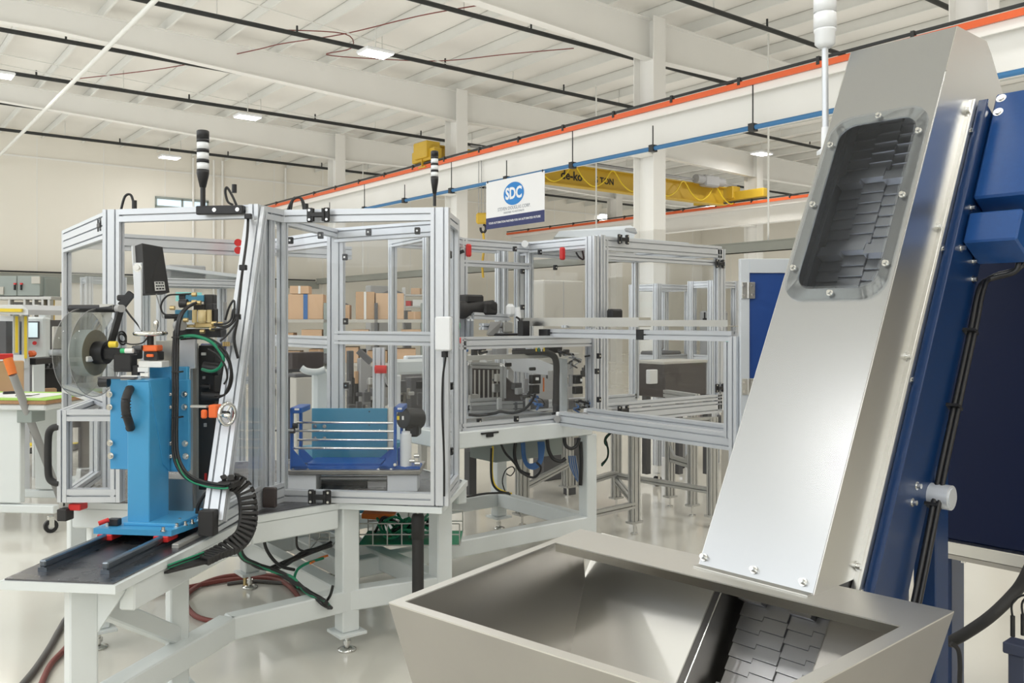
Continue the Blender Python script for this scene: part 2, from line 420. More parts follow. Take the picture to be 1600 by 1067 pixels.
# crane runways
def runway(x, label, zt=5.26):
    r = thing('crane_runway', label, 'crane rail', FB.p(x, 10, zt - .6))
    y0, y1 = -4, WY - .3
    mb = MB().box(FB, x - .008, x + .008, y0, y1, zt - .6, zt); mb.box(FB, x - .17, x + .17, y0, y1, zt - .02, zt); mb.box(FB, x - .15, x + .15, y0, y1, zt - .62, zt - .6)
    part('beam', mb, 'steel_white', r)
    part('channel_cap', MB().box(FB, x - .2, x - .17, y0, y1, zt - .12, zt + .0), 'steel_white', r)
    part('rail', MB().box(FB, x - .03, x + .03, y0, y1, zt, zt + .06), 'beam_grey', r)
    part('conductor_bar', MB().box(FB, x - .26, x - .22, y0, y1, zt + .0, zt + .085), 'rail_orange', r, 'orange conductor bar')
    part('conductor_cable', MB().box(FB, x - .25, x - .22, y0, y1, zt + .11, zt + .15), 'pipe_black', r, 'black power rail')
    mb = MB()
    for k in range(24): mb.box(FB, x - .27, x - .2, y0 + 1.4 * k, y0 + 1.4 * k + .05, zt + .04, zt + .16)
    part('hangers', mb, 'pipe_black', r, stuff=True)
    for yy in FRAMES[1:]:
        mb = MB().box(FB, x - .12, x + .3, yy - .2, yy + .2, zt - .66, zt - .62); part('bracket', mb, 'steel_white', r)
    return r
runway(CX - .32, 'near crane runway beam with a bright orange conductor bar crossing the whole hall')
runway(CX2 - .32, 'far crane runway beam with an orange bar behind the banner')
# sprinkler pipes and conduits
for i, y in enumerate([7.1, 9.65, 12.4, 15.25, 18.4, 21.5, 24.6, 28.0]):
    r = thing('sprinkler_pipe', ['black sprinkler pipe nearest above the camera', 'black sprinkler pipe at top right above the white signal lamp', 'black sprinkler pipe crossing the top middle of the hall', 'black sprinkler pipe passing behind the brightest ceiling light', 'black sprinkler pipe just beyond the large rafter at upper left', 'black sprinkler pipe midway between the two left rafters', 'black sprinkler pipe just beyond the far rafter at left', 'farthest black sprinkler pipe close to the cream wall'][i], 'pipe', FB.p(4, y, 6.9))
    z = 6.92
    part('pipe', MB().cyl(FB.p(-5.3, y, z + .05), FB.p(40, y, z - .12), .045, n=8), 'pipe_black', r)
    for k in range(14):
        x = -4.6 + 3.3 * k; mb = MB().cyl(FB.p(x, y, z + .02), FB.p(x, y, deck(x)), .012, n=5); part('hanger_rod', mb, 'purlin_paint', r)
        mb = MB().cyl(FB.p(x + 1.5, y, z), FB.p(x + 1.5, y, z + .16), .02, n=6); part('sprinkler_head', mb, 'pipe_black', r)
solo('conduit', MB().cyl(FB.p(3.72, -6, 6.3), FB.p(3.72, WY - .05, 6.3), .04, n=8), 'purlin_paint', 'thin white conduit running diagonally under the roof at upper left', 'pipe')
r = thing('air_pipe', 'blue compressed air pipe hanging below the near crane runway', 'pipe', FB.p(11.3, 10, 4.6))
part('pipe', MB().cyl(FB.p(11.3, -4, 4.6), FB.p(11.3, 24, 4.6), .04, n=8), 'pipe_blue', r)
for k in range(10):
    y = 4.2 + 2.1 * k; part('hanger_rod', MB().cyl(FB.p(11.3, y, 4.6), FB.p(11.3, y, 5.0 if k % 2 else 5.3), .012, n=5), 'pipe_black', r)
    part('clamp', MB().box(FB, 11.24, 11.36, y - .05, y + .05, 4.54, 4.66), 'pipe_black', r)
solo('conduit', MB().cyl(FB.p(3.5, WY - .2, 3.06), FB.p(14, WY - .2, 3.06), .03, n=6), 'pipe_black', 'dark conduit running along the cream wall above the grey band', 'pipe')
# light steel bracing rods and thin pale conduits just under the purlins
for i, (a, b, l) in enumerate([((-2, 13), (CX, 15.5), 'thin galvanised rod under the purlins, top middle'), ((2, 20.2), (CX, 21.6), 'thin galvanised rod under the purlins near the far rafter'), ((2, 21), (CX, 22.6), 'second thin galvanised rod near the far rafter')]):
    solo('bracing_rod', MB().cyl(FB.p(a[0], a[1], 7.0), FB.p(b[0], b[1], 6.95), .012, n=5), 'purlin_paint', l, 'rod')
pts = [FB.p(x, y, 7.0) for x, y in ((4.2, 21.5), (5.6, 19.3), (6.6, 17.0), (6.9, 16.2), (7.6, 14.9), (8.2, 13.2), (8.8, 12.0))]
solo('signal_cable', MB().tube(pts, .011, n=5), 'hose_red', 'thin red cable sagging across the ceiling beside the bright lamp', 'cable')
pts = [FB.p(x, y, 7.0) for x, y in ((6.6, 15.4), (7.6, 14.9), (8.1, 15.6), (7.9, 16.3), (8.9, 15.9), (10.0, 15.2), (10.8, 14.0), (11.6, 12.9))]
solo('signal_cable', MB().tube(pts, .011, n=5), 'hose_red', 'thin red cable looping towards the middle column under the ceiling', 'cable')
solo('cable_tray', MB().box(FB, 14.1, 14.3, 2, WY - .1, 2.93, 3.13).box(FB, 14.08, 14.32, 2, WY - .1, 2.93, 2.95).box(FB, 14.08, 14.32, 2, WY - .1, 3.11, 3.13), 'beam_grey', 'long grey green beam running at head height through the hall behind the machines', 'beam')
for i, y in enumerate((26.5, 20.5, 15, 10.2, 6)):
    solo('hanger_rod', MB().cyl(FB.p(14.2, y, 3.13), FB.p(14.2, y, deck(14.2)), .02, n=6), 'purlin_paint', ['thin rod carrying the grey beam, nearest the back wall', 'thin rod carrying the grey beam left of the banner', 'thin rod carrying the grey beam at the banner', 'thin rod carrying the grey beam by the yellow crane', 'thin rod carrying the grey beam above the blue panel'][i], 'rod')

# ---- ceiling lights
def lamp(p, label, power=46, vis=True):
    if label:
        r = thing('ceiling_light', label, 'ceiling light', p, 'high bay lights under the roof')
        fr = Fr(p, BX, BY)
        part('housing', MB().box(fr, -.3, .3, -.22, .22, 0.002, .07, .02), 'lamp_white', r)
        part('lens', MB().box(fr, -.27, .27, -.19, .19, -.006, .002, .002), 'lens', r)
        part('hanger_rod', MB().cyl(p + UP * .07, V((p.x, p.y, 7.2)), .012, n=5), 'purlin_paint', r)
    fixture_light(p - UP * .01, power)
def LZ(px, py, z=6.6): d = (z - EYE) * F / (HOR - py); return at(px, d, z)
for px, py, l in [(587, 85, 'brightest ceiling light at the top left of the middle column'), (387, 184, 'ceiling light above and right of the left black signal tower'), (265, 247, 'ceiling light nearest the cream back wall'),
                  (1190, 241, 'ceiling light seen right of the middle column above the crane'), (1112, 314, 'ceiling light right of the yellow crane trolley'), (1090, 355, 'small far ceiling light below the far orange rail'),
                  (770, 320, 'far ceiling light half hidden by the banner'), (942, 336, 'small far ceiling light behind the crane bridge'), (-4, 118, 'ceiling light cut off by the left edge of the picture')]:
    lamp(LZ(px, py), l)
for bx in (-3.5, 1, 5.5):
    for by in (-5, -0.5, 4, 8.5):
        if (bx, by) == (1, 4): continue
        lamp(FB.p(bx, by, 6.6), 'high bay light, %s row from the window wall, %s from the rear wall' % ({-3.5: 'first', 1: 'second', 5.5: 'third'}[bx], {-5: 'first', -.5: 'second', 4: 'third', 8.5: 'fourth'}[by]), 46)
for bx in (10, 16, 20):
    for by in (-3, 3): lamp(FB.p(bx, by, 6.6), 'high bay light right of the picture, %s row, %s one' % ({10: 'nearest', 16: 'middle', 20: 'outer'}[bx], 'rear' if by < 0 else 'forward'), 46)
for bx, by in ((1, 14), (-3.5, 14), (-3, 22), (16, 9), (16, 22), (28, 8), (28, 15), (28, 24)): lamp(FB.p(bx, by, 6.6), None, 46)

# ---- yellow bridge crane
r = thing('bridge_crane', 'yellow overhead bridge crane with lettering and festoon cable', 'crane', FB.p(17.6, 17.9, 5.2))
y = 17.95
mb = MB().box(FB, 11.2, 22.6, y - .01, y + .01, 5.3, 5.85); mb.box(FB, 11.2, 22.6, y - .15, y + .15, 5.83, 5.86); mb.box(FB, 11.2, 22.6, y - .15, y + .15, 5.28, 5.31)
part('girder', mb, 'crane_yellow', r)
for x in (11.35, 22.9):
    part('end_truck', MB().box(FB, x - .12, x + .12, y - (1.4 if x > 20 else .5), y + (1.4 if x > 20 else .5), 5.44, 5.72, .02).box(FB, x - .2, x + .2, y - .3, y + .3, 5.5, 5.9, .02), 'crane_yellow', r)
f = Fr(FB.p(16.05, y - .02, 5.57), BX, UP, BY * -1)
text('lettering', 'de-ko', .34, f, 'black', r, bold=.008)
text('lettering', '5 TON', .25, Fr(FB.p(17.3, y - .02, 5.55), BX, UP, BY * -1), 'black', r, bold=.006)
pts = []
for k in range(7):
    x = 12.95 + 1.5 * k
    pts += [FB.p(x, y - .2, 5.84), FB.p(x + .35, y - .22, 5.5), FB.p(x + .75, y - .22, 5.32), FB.p(x + 1.15, y - .22, 5.5)]
part('festoon_cable', MB().tube(pts, .02, n=5), 'cable_yellow', r, 'yellow looping cable')
part('festoon_track', MB().box(FB, 12.5, 23, y - .24, y - .2, 5.9, 5.96), 'grey', r)
part('hoist', MB().box(FB, 21.2, 21.9, y - .45, y - .15, 5.75, 6.1, .05).cyl(FB.p(20.9, y - .3, 5.95), FB.p(22.2, y - .3, 5.95), .14), 'grey', r, 'grey hoist trolley')
hk = at(755, 19.5, 3.75)
r = thing('hoist_hook', 'yellow hook block hanging on chains left of the banner', 'hook', hk)
part('hook_block', MB().box(Fr(hk, (1, 0, 0), (0, 1, 0)), -.16, .16, -.06, .06, .0, .25, .04), 'crane_yellow', r)
part('hook', MB().tube([hk + V((.06 * math.sin(a), 0, -.1 + .09 * math.cos(a))) for a in [k * .55 for k in range(10)]], .03, n=6), 'black', r)
part('sling', MB().tube([hk + V((0, 0, -.2)), hk + V((.02, 0, -.5)), hk + V((-.02, 0, -.9)), hk + V((0, 0, -1.2))], .03, n=6), 'crane_yellow', r)
for dx in (-.1, -.04, .04, .1): part('chain', MB().cyl(hk + V((dx, 0, .25)), V((hk.x + dx, hk.y, 5.5)), .009, n=5), 'grey', r)
# ---- banner
bt = FB.p(11.22, 15.33, 3.57)
r = thing('banner', 'white hanging banner with a blue oval logo and navy foot strip', 'banner', FB.p(11.22, 14.35, 3.58))
f = Fr(bt, BY * -1, UP, (BY * -1).cross(UP))
Wb, Hb = 1.98, 1.02
part('cloth', MB().box(f, 0, Wb, 0, Hb, -.006, .0), 'banner', r)
part('foot_strip', MB().box(f, .0, Wb, 0, .24, 0, .003), 'banner_navy', r, 'navy strip')
oval = [f.p(.98 + .345 * math.cos(a), .68 + .24 * math.sin(a), .003) for a in [k * math.pi / 16 for k in range(32)]]
lg = part('logo_oval', MB().prism(oval, f.Z * .002), 'logo_blue', r, 'blue oval logo')
text('logo_letters', 'SDC', .33, Fr(f.p(.98, .68, .006), f.X, f.Y, f.Z), 'banner', lg, bold=.012, sx=.88)
text('lettering', 'STEVEN DOUGLAS CORP.', .105, Fr(f.p(.98, .385, .003), f.X, f.Y, f.Z), 'text_grey', r, sx=.92)
text('lettering', 'DESIGNED TO AUTOMATE', .058, Fr(f.p(.98, .30, .003), f.X, f.Y, f.Z), 'text_grey', r)
text('lettering', 'YOUR AUTOMATION PARTNER FOR AN AUTOMATED FUTURE', .062, Fr(f.p(.98, .12, .005), f.X, f.Y, f.Z), 'banner', r, bold=.001, sx=1.0)
for q in (.06, Wb - .06): part('tie', MB().cyl(f.p(q, Hb - .02, 0), f.p(q, Hb + .03, .0), .015, n=6), 'black', r)
# ================================================================== STAINLESS HOPPER AND INCLINE CONVEYOR
th, ph = math.radians(49.026), math.radians(61.974)
CA = V((math.sin(th), math.cos(th), 0)); CW = V((math.cos(th), -math.sin(th), 0))
CS = CA * math.cos(ph) + UP * math.sin(ph); CK = CA * math.sin(ph) - UP * math.cos(ph)
B0 = V((.4657, 2.1276, 1.0331)); FW = .3022; FL = 1.5514
FC = Fr(B0, CW, CS, CK)                      # x across, y up the incline, z into the body
cv = thing('incline_conveyor', 'tall inclined stainless steel conveyor housing with a clear inspection window and blue side frame', 'conveyor', V((1.0, 2.75, 0)))
def ring_sheet(mb, outer, inner, vec):
    n = len(outer); vs = outer + inner + [p + vec for p in outer] + [p + vec for p in inner]; fs = []
    for i in range(n):
        j = (i + 1) % n
        fs += [(i, j, n + j, n + i), (2 * n + i, 3 * n + i, 3 * n + j, 2 * n + j), (i, 2 * n + i, 2 * n + j, j), (n + i, n + j, 3 * n + j, 3 * n + i)]
    mb.add(vs, fs)
# face sheet: full-width with a rounded window hole
hx0, hx1, hy0, hy1, hr = .042, .262, .735, 1.262, .045
hole = rrect(FC, hx0, hx1, hy0, hy1, hr, 6)
def outer_of(fr, pts2, x0, x1, y0, y1):
    out = []
    cx, cy = (x0 + x1) / 2, (y0 + y1) / 2
    for (x, y) in pts2:
        dx, dy = x - cx, y - cy
        t = min((x1 - cx) / abs(dx) if abs(dx) > 1e-6 else 1e9, (y1 - cy) / abs(dy) if abs(dy) > 1e-6 else 1e9)
        out.append((cx + dx * t, cy + dy * t))
    return out
h2 = []
for cx, cy, a0 in ((hx1 - hr, hy1 - hr, 0), (hx0 + hr, hy1 - hr, 90), (hx0 + hr, hy0 + hr, 180), (hx1 - hr, hy0 + hr, 270)):
    for k in range(7):
        a = math.radians(a0 + 15 * k); h2.append((cx + hr * math.cos(a), cy + hr * math.sin(a)))
mb = MB()
o2 = outer_of(FC, h2, 0, FW, .66, 1.34)
ring_sheet(mb, [FC.p(x, y, 0) for x, y in o2], [FC.p(x, y, 0) for x, y in h2], CK * .003)
# fill the four corners of the ring rectangle
for (cx, cy) in ((FW, 1.34), (0, 1.34), (0, .66), (FW, .66)):
    near = sorted(o2, key=lambda q: (q[0] - cx) ** 2 + (q[1] - cy) ** 2)
    a = min((q for q in o2 if abs(q[0] - cx) < 1e-6), key=lambda q: abs(q[1] - cy)); b = min((q for q in o2 if abs(q[1] - cy) < 1e-6), key=lambda q: abs(q[0] - cx))
    if (a != b): mb.prism([FC.p(*a), FC.p(cx, cy), FC.p(*b)], CK * .003)
mb.box(FC, 0, FW, -.034, .66, 0, .003); mb.box(FC, 0, FW, 1.34, FL, 0, .003)
part('front_cover', mb, 'stainless_face', cv)
# hood sides + discharge head (polygon in the a/z plane)
def az(u, a, z): return B0 + CW * u + CA * a + UP * z
topA, topZ = FL * math.cos(ph), FL * math.sin(ph)
def kk(s, t): # (a,z) of point s up the face and t into the body
    return (s * math.cos(ph) + t * math.sin(ph), s * math.sin(ph) - t * math.cos(ph))
headp = [kk(1.40, .0), (topA, topZ), (topA + .20, topZ), (topA + .235, topZ - .03), (topA + .33, topZ - .14), kk(1.40, .26)]
def side_sheet(u, pts, th_=.003):
    return MB().prism([az(u, *p) for p in pts], CW * th_)
part('hood_side', side_sheet(FW - .0005, [kk(-.034, .002), kk(1.40, .002), kk(1.40, .16), kk(.052, .16)]), 'stainless', cv)
part('hood_side', side_sheet(-.0025, [kk(-.034, .002), kk(1.40, .002), kk(1.40, .16), kk(.052, .16)]), 'stainless', cv)
part('head_side', side_sheet(FW - .0005, headp), 'stainless', cv)
part('head_side', side_sheet(-.0025, headp), 'stainless', cv)
mb = MB()
for p, q in zip(headp[1:4], headp[2:5]):
    mb.prism([az(0, *p), az(FW, *p), az(FW, *q), az(0, *q)], V((0, 0, -.003)))
part('head_top', mb, 'stainless', cv)
# inner body sides (flange) and blue frame
part('body_side', MB().box(FC, FW + .0, FW + .014, -.02, 1.42, .155, .21, .001).box(FC, FW, FW + .02, -.02, 1.42, .156, .162), 'stainless', cv)
part('body_side', MB().box(FC, -.014, 0, -.02, 1.42, .155, .21, .001), 'stainless', cv)
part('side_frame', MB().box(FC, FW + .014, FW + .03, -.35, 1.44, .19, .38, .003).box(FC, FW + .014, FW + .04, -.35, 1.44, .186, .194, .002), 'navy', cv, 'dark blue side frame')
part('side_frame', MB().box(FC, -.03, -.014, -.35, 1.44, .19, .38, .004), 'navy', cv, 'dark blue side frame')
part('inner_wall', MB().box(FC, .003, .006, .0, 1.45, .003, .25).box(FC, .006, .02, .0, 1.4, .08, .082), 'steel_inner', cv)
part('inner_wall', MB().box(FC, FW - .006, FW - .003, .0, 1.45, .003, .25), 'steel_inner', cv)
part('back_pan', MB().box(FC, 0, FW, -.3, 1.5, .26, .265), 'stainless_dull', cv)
# belt plates
bt_ = part('belt', MB().box(FC, .02, FW - .012, -.66, .35, .215, .225).box(FC, .02, FW - .012, .55, 1.45, .135, .145), 'stainless_dull', cv)
row = 0; s = -.64
while s < 1.42:
    if s > .62 or s < .1:
        cleat = row % 7 == 3
        for k in range(4):
            x0 = .022 + k * .0665; off = .004 * k
            mb = MB(); d0 = .11 if s > .6 else .19; d = d0 - .025 if cleat else d0 - .004 * (k % 2)
            st = s + (.012 if k % 2 else 0)
            mb.prism([FC.p(x0, st, d), FC.p(x0, st + .033, d + .006), FC.p(x0, st + .033, d + .012), FC.p(x0, st, d0 + .025)], CW * .0655)
            part('belt_plate', mb, 'belt_steel', bt_)
    s += .034; row += 1
# clear cover, screws
mb = MB(); fo = []; fi = []
for (x0, x1, y0, y1, rr, dst) in ((.012, .290, .700, 1.292, .06, fo), (hx0 + .002, hx1 - .002, hy0 + .002, hy1 - .002, hr, fi)):
    for cx, cy, a0 in ((x1 - rr, y1 - rr, 0), (x0 + rr, y1 - rr, 90), (x0 + rr, y0 + rr, 180), (x1 - rr, y0 + rr, 270)):
        for k in range(7):
            a = math.radians(a0 + 15 * k); dst.append(FC.p(cx + rr * math.cos(a), cy + rr * math.sin(a), -.008))
ring_sheet(mb, fo, fi, CK * .008)
wc = part('window_rim', mb, 'poly_cover', cv, 'clear plastic window rim')
part('window_pane', MB().prism(fi, CK * .006), 'poly_window', cv, 'clear plastic pane')
def screw(p, nrm, r=.007, h=.007, par=None, mat='screw', name='screw'):
    nrm = unit(nrm)
    mb = MB().cyl(p - nrm * .002, p + nrm * .002, r * 1.35, n=12); mb.cyl(p + nrm * .002, p + nrm * (h + .002), r * .85, r * .8, n=10)
    return part(name, mb, mat, par)
for (x, y) in [(.151, 1.276), (.028, 1.20), (.276, 1.20), (.277, 1.0), (.279, .797), (.027, 1.0), (.025, .797), (.152, .716)]:
    screw(FC.p(x, y, -.008), -CK, .0065, .008, cv)
# foot strip and screws at the base of the face
q0 = FC.p(0, -.034, 0); part('foot_flange', MB().box(Fr(V((q0.x, q0.y, 1.0035)), CW, CA), 0, FW, -.02, .003, 0, .003), 'stainless', cv)
for x in (.01, .15, .275): screw(FC.p(x, -.012, -.001), -CK, .007, .012, cv)
for y in (.08, .62, 1.0, 1.38): 
    screw(FC.p(FW + .004, y, .150), CW, .008, .008, cv); screw(FC.p(FW + .014, y - .05, .18), CW, .007, .004, cv)
screw(FC.p(FW + .02, .012, .17), CW, .008, .01, cv); screw(FC.p(FW + .02, .0, .21), CW, .007, .008, cv)
# drive cover box, motor box, sensor
f = FC.sh(FW + .06, 0, 0)
part('cover_box', MB().box(FC, FW + .032, FW + .75, 1.145, 1.50, .24, .55, .006), 'navy_lit', cv, 'large dark blue cover box')
part('junction_box', MB().box(FC, FW + .032, FW + .165, 1.005, 1.10, .24, .36, .005), 'navy_lit', cv, 'small dark blue box')
for (y, t) in ((1.12, .25), (.99, .245), (1.0, .33), (.955, .35), (.336, .296), (.291, .292)):
    screw(FC.p(FW + .03, y, t), CW, .008, .010, cv, name='bolt')
for (x, y) in ((.05, 1.478), (.05, 1.43)): screw(FC.p(FW + x, y, .24), -CK, .010, .004, cv, name='bolt')
p = FC.p(FW + .03, .345, .385)
part('sensor_knob', MB().cyl(p, p + CW * .05, .031, n=24).cyl(p + CW * .05, p + CW * .053, .024, n=24), 'aluminium', cv, 'round polished steel shaft cap')
pts = [FC.p(FW + u_, y, t) for u_, y, t in ((.13, 1.02, .37), (.12, .99, .38), (.06, .97, .38), (.045, .93, .37), (.045, .8, .372), (.045, .6, .372), (.045, .4, .372), (.05, .3, .365), (.05, .1, .372), (.05, -.1, .375), (.05, -.3, .375))]
cb = part('cable', MB().tube(pts, .008, n=8), 'cable', cv); part('cable', MB().tube([q + CW * .012 + CS * .012 for q in pts], .006, n=8), 'cable', cv)
for y in (.80, .58, .31, .02): part('cable_tie', MB().box(FC, FW + .03, FW + .062, y, y + .008, .355, .385), 'cable', cv)
# supporting legs under the conveyor frame
for u in (-.01, FW - .04):
    q = FC.p(u, .62, .42)
    part('leg', MB().box(Fr(V((q.x, q.y, 0)), CW, CA), -.03, .03, -.04, .04, 0.0, q.z + .05, .003), 'navy', cv, 'dark blue leg')
# ---- hopper
H = {'BL': V((.196, 2.488, 1)), 'FL': V((-.261, 1.842, 1)), 'BR': V((.907, 1.786, 1)), 'FR': V((.362, 1.305, 1))}
hp = thing('steel_hopper', 'open stainless steel feed hopper with a wide back flange in the foreground', 'hopper', V((.36, 1.85, 0)))
cen = (H['BL'] + H['FL'] + H['BR'] + H['FR']) / 4
def low(p, z, k): q = cen + (p - cen) * k; return V((q.x, q.y, z))
for a, b in (('FL', 'FR'), ('FR', 'BR'), ('BL', 'FL'), ('BR', 'BL')):
    A, Bq = H[a], H[b]; n = unit((Bq - A).cross(UP)); n = n if n.dot(cen - A) > 0 else -n
    mb = MB(); fl = .12 if (a, b) == ('BR', 'BL') else .026
    wid = 'back_wall' if fl > .1 else 'side_wall'
    if fl < .1:
        mb.prism([A, Bq, low(Bq, .62, .80), low(A, .62, .80)], n * .003)
        part('hopper_wall', mb, 'stainless_dull', hp)
# flange as one mitred ring
inn = {}
def off_line(a, b, d):
    n = unit((H[b] - H[a]).cross(UP)); n = n if n.dot(cen - H[a]) > 0 else -n
    return H[a] + n * d, unit(H[b] - H[a])
def isect(l1, l2):
    p, d = l1; q, e = l2; den = d.x * e.y - d.y * e.x; t = ((q.x - p.x) * e.y - (q.y - p.y) * e.x) / den; return p + d * t
lB, lL, lF, lR = off_line('BL', 'BR', .165), off_line('BL', 'FL', .024), off_line('FL', 'FR', .026), off_line('FR', 'BR', .032)
IB, IF, IR, IQ = isect(lB, lL), isect(lL, lF), isect(lF, lR), isect(lB, lR)
for nm, q in (('rim', (H['BL'], H['BR'], IQ, IB)), ('rim', (H['BL'], IB, IF, H['FL'])), ('rim', (H['FL'], IF, IR, H['FR'])), ('rim', (H['FR'], IR, IQ, H['BR']))):
    mb = MB().prism(list(q), V((0, 0, .003)))
    part(nm, mb, 'stainless_rim', hp)
part('rim_lip', MB().prism([IB, IQ, IQ - UP * .02, IB - UP * .02], CA * .002), 'polished', hp)
n_in = -CA
# back slope: two plates either side of the belt slot, sloping down toward the camera side
def bw(u, a, z): return B0 + CW * u + CA * a + V((0, 0, z - 1.0331))
# belt slot occupies u in [.0,.30]; slope plates follow the face incline direction
ul0 = -.43
plateL = [bw(-.005, .10, .985), bw(ul0, .10, .985), bw(ul0 + .06, -.33, .45), bw(-.005, -.33, .45)]
part('slope_plate', MB().prism(plateL, V((0, 0, -.004))), 'stainless', hp)
plateR = [bw(FW, .10, .985), bw(FW + .16, .10, .985), bw(FW + .10, -.33, .45), bw(FW, -.33, .45)]
part('slope_plate', MB().prism(plateR, V((0, 0, -.004))), 'stainless_dull', hp)
for u in (-.005, FW + .0):
    part('slot_cheek', MB().prism([bw(u, .10, .985), bw(u, -.33, .45), bw(u, -.2, .3), bw(u, .22, .85)], CW * .003), 'stainless_dull', hp)
part('slot_bead', MB().cyl(bw(.012, .08, .95), bw(.012, -.30, .46), .003, n=6), 'polished', hp)
part('bottom_pan', MB().prism([low(H[k], .44, .80) for k in ('BL', 'BR', 'FR', 'FL')], UP * .003), 'stainless_dull', hp)
for k in ('FL', 'FR'):
    q = low(H[k], 0, .70); part('leg', MB().box(Fr(q, CW, CA), -.03, .03, -.03, .03, 0, .6, .003), 'navy', hp, 'dark blue leg')
q = low(H['BL'], 0, .6); part('leg', MB().box(Fr(q, CW, CA), -.03, .03, -.03, .03, 0, .6, .003), 'navy', hp, 'dark blue leg')
# white signal lamp on its pole beside the housing
base = FC.p(-.06, 1.12, .20); 
sl = thing('signal_lamp', 'white stack signal lamp on an aluminium pole beside the conveyor head', 'signal light', base)
q = lambda dz: V((base.x, base.y, base.z)) + V((-.006 * dz / .3, 0, dz))
bz = C(1290, 232, base.y).z; px0 = base
P0 = C(1290, 235, base.y); P1 = C(1289, 75, base.y); P2 = C(1287, -30, base.y)
sl.location = P0
part('pole', MB().cyl(P0, P1, .0095, n=14), 'aluminium', sl)
part('socket', MB().cyl(P0 - UP * .01, P0 + UP * .07, .014, .012, n=14), 'lamp_white', sl)
part('bracket', MB().prism([C(1276, 243, base.y), C(1300, 236, base.y), C(1304, 230, base.y - .02), C(1296, 228, base.y + .02)], UP * .012), 'lamp_white', sl)
part('lamp_base', MB().lathe(P1, UP, [(.0001, -.001), (.018, 0), (.030, .012), (.030, .045), (.033, .05), (.033, .055), (.0001, .056)], 24), 'lamp_white', sl)
for k in range(3):
    z0 = .056 + k * .05
    part('lamp_segment', MB().lathe(P1, UP, [(.0001, z0), (.0335, z0), (.0335, z0 + .046), (.031, z0 + .048), (.031, z0 + .05), (.0001, z0 + .05)], 24), 'lamp_white', sl)
# ================================================================== MACHINES
ER = V((.9923, -.1236, 0)); EE = V((.1236, .9923, 0))       # axes of the chamfered front cell
L2o = V((-.331, 5.24, 0))
def L2(s, t=0, z=0): return L2o + BX * s + BY * t + UP * z    # second table: s along, t away
def pxprism(mb, pts, d, dep): return mb.prism([C(x, y, d) for x, y in pts], dep if isinstance(dep, V) else V((0, dep, 0)))
def tube_leg(mb, p, z0, z1, w=.09): return mb.box(Fr(V((p.x, p.y, 0)), BX, BY), -w / 2, w / 2, -w / 2, w / 2, z0, z1, .006)
def foot(root, p, w=.09, mat='white_paint'):
    fr = Fr(V((p.x, p.y, 0)), BX, BY)
    f = part('foot_plate', MB().box(fr, -w * .8, w * .8, -w * .8, w * .8, .085, .10, .002), mat, root)
    part('levelling_foot', MB().cyl(p * 1 + UP * (.012 - p.z), V((p.x, p.y, .085)), .011, n=10).cyl(V((p.x, p.y, .03)), V((p.x, p.y, .05)), .02, n=6).lathe(V((p.x, p.y, 0)), UP, [(.0001, 0), (.045, 0), (.045, .008), (.02, .018), (.0001, .02)], 16), 'screw', root)
def beam(root, a, b, w=.09, h=.1, name='beam', mat='white_paint'):
    return part(name, MB().bar(a, b, w, h, None, .006), mat, root)

# ---- front table (welded white frame with chamfered steel top)
RT = Fr(V((-1.71, 2.90, 0)), ER, EE)
t1 = thing('machine_table', 'white welded steel machine table with a dark rail bed jutting to the front left', 'machine frame', V((-.9, 4.0, 0)))
tA, tC, tD = V((-1.475, 2.98, 0)), V((-.80, 4.22, 0)), V((-.366, 4.45, 0)); tB = V((-1.373, 3.57, 0)); tK = V((-1.25, 3.83, 0))
tCb = tC + BY * 1.25; tDb = tD + BY * 1.25; tL = V((-2.02, 4.25, 0)); tLb = V((-2.5, 5.0, 0))
for p in (tA, tB, tC, tD, tCb, tDb, tL, tLb):
    part('leg', tube_leg(MB(), p, .10, .70 if p is not tD else .705, .09 if p is not tB else .075), 'white_paint', t1); foot(t1, p)
zl = .25
for a, b in ((tC, tK), (tK, tA), (tC, tD), (tC, tCb), (tD, tDb), (tCb, tDb), (tCb, tLb)):
    beam(t1, a + UP * zl, b + UP * zl)
beam(t1, tA + UP * .62 + EE * .05, tB + UP * .30, .06, .07, 'brace'); 
part('gusset', MB().prism([tA + UP * .68 + ER * .05, tA + UP * .68 + ER * .16, tA + UP * .52 + ER * .05], EE * .01), 'white_paint', t1)
zt = .73
slab = [RT.p(0, 0), RT.p(.415, 0), V((-1.144, 3.84, 0)), V((-.821, 4.137, 0)), V((-.325, 4.03, 0)), V((-.24, 4.72, 0)), V((-.9, 5.6, 0)), V((-2.55, 5.1, 0)), V((-2.1, 4.15, 0)), RT.p(-.03, 1.2), ]
part('table_top', MB().prism([p + UP * (zt - .028) for p in slab], UP * .028), 'white_paint', t1)
for a, b in list(zip(slab, slab[1:] + slab[:1]))[1:9]:
    if (a - slab[3]).length < .01 or (a - slab[4]).length < .01: continue
    if a == slab[1]: a = a + EE * .12
    n = unit((b - a).cross(UP)); n = n if n.dot(V((-1.2, 4.2, 0)) - a) > 0 else -n
    q = .05 if (a - slab[0]).length > .1 or True else 0
    beam(t1, a + n * .034 + UP * (zt - .075), b + n * .034 + UP * (zt - .075), .06, .095, 'top_beam')
bed = [RT.p(.012, .012), RT.p(.40, .012), V((-1.165, 3.85, 0)), V((-.835, 4.155, 0)), V((-.345, 4.05, 0)), V((-.27, 4.7, 0)), V((-.9, 5.55, 0)), V((-2.5, 5.05, 0)), V((-2.08, 4.17, 0)), RT.p(-.02, 1.2)]
part('bed_plate', MB().prism([p + UP * zt for p in bed], UP * .006), 'plate_steel', t1, 'dark ground steel bed plate')
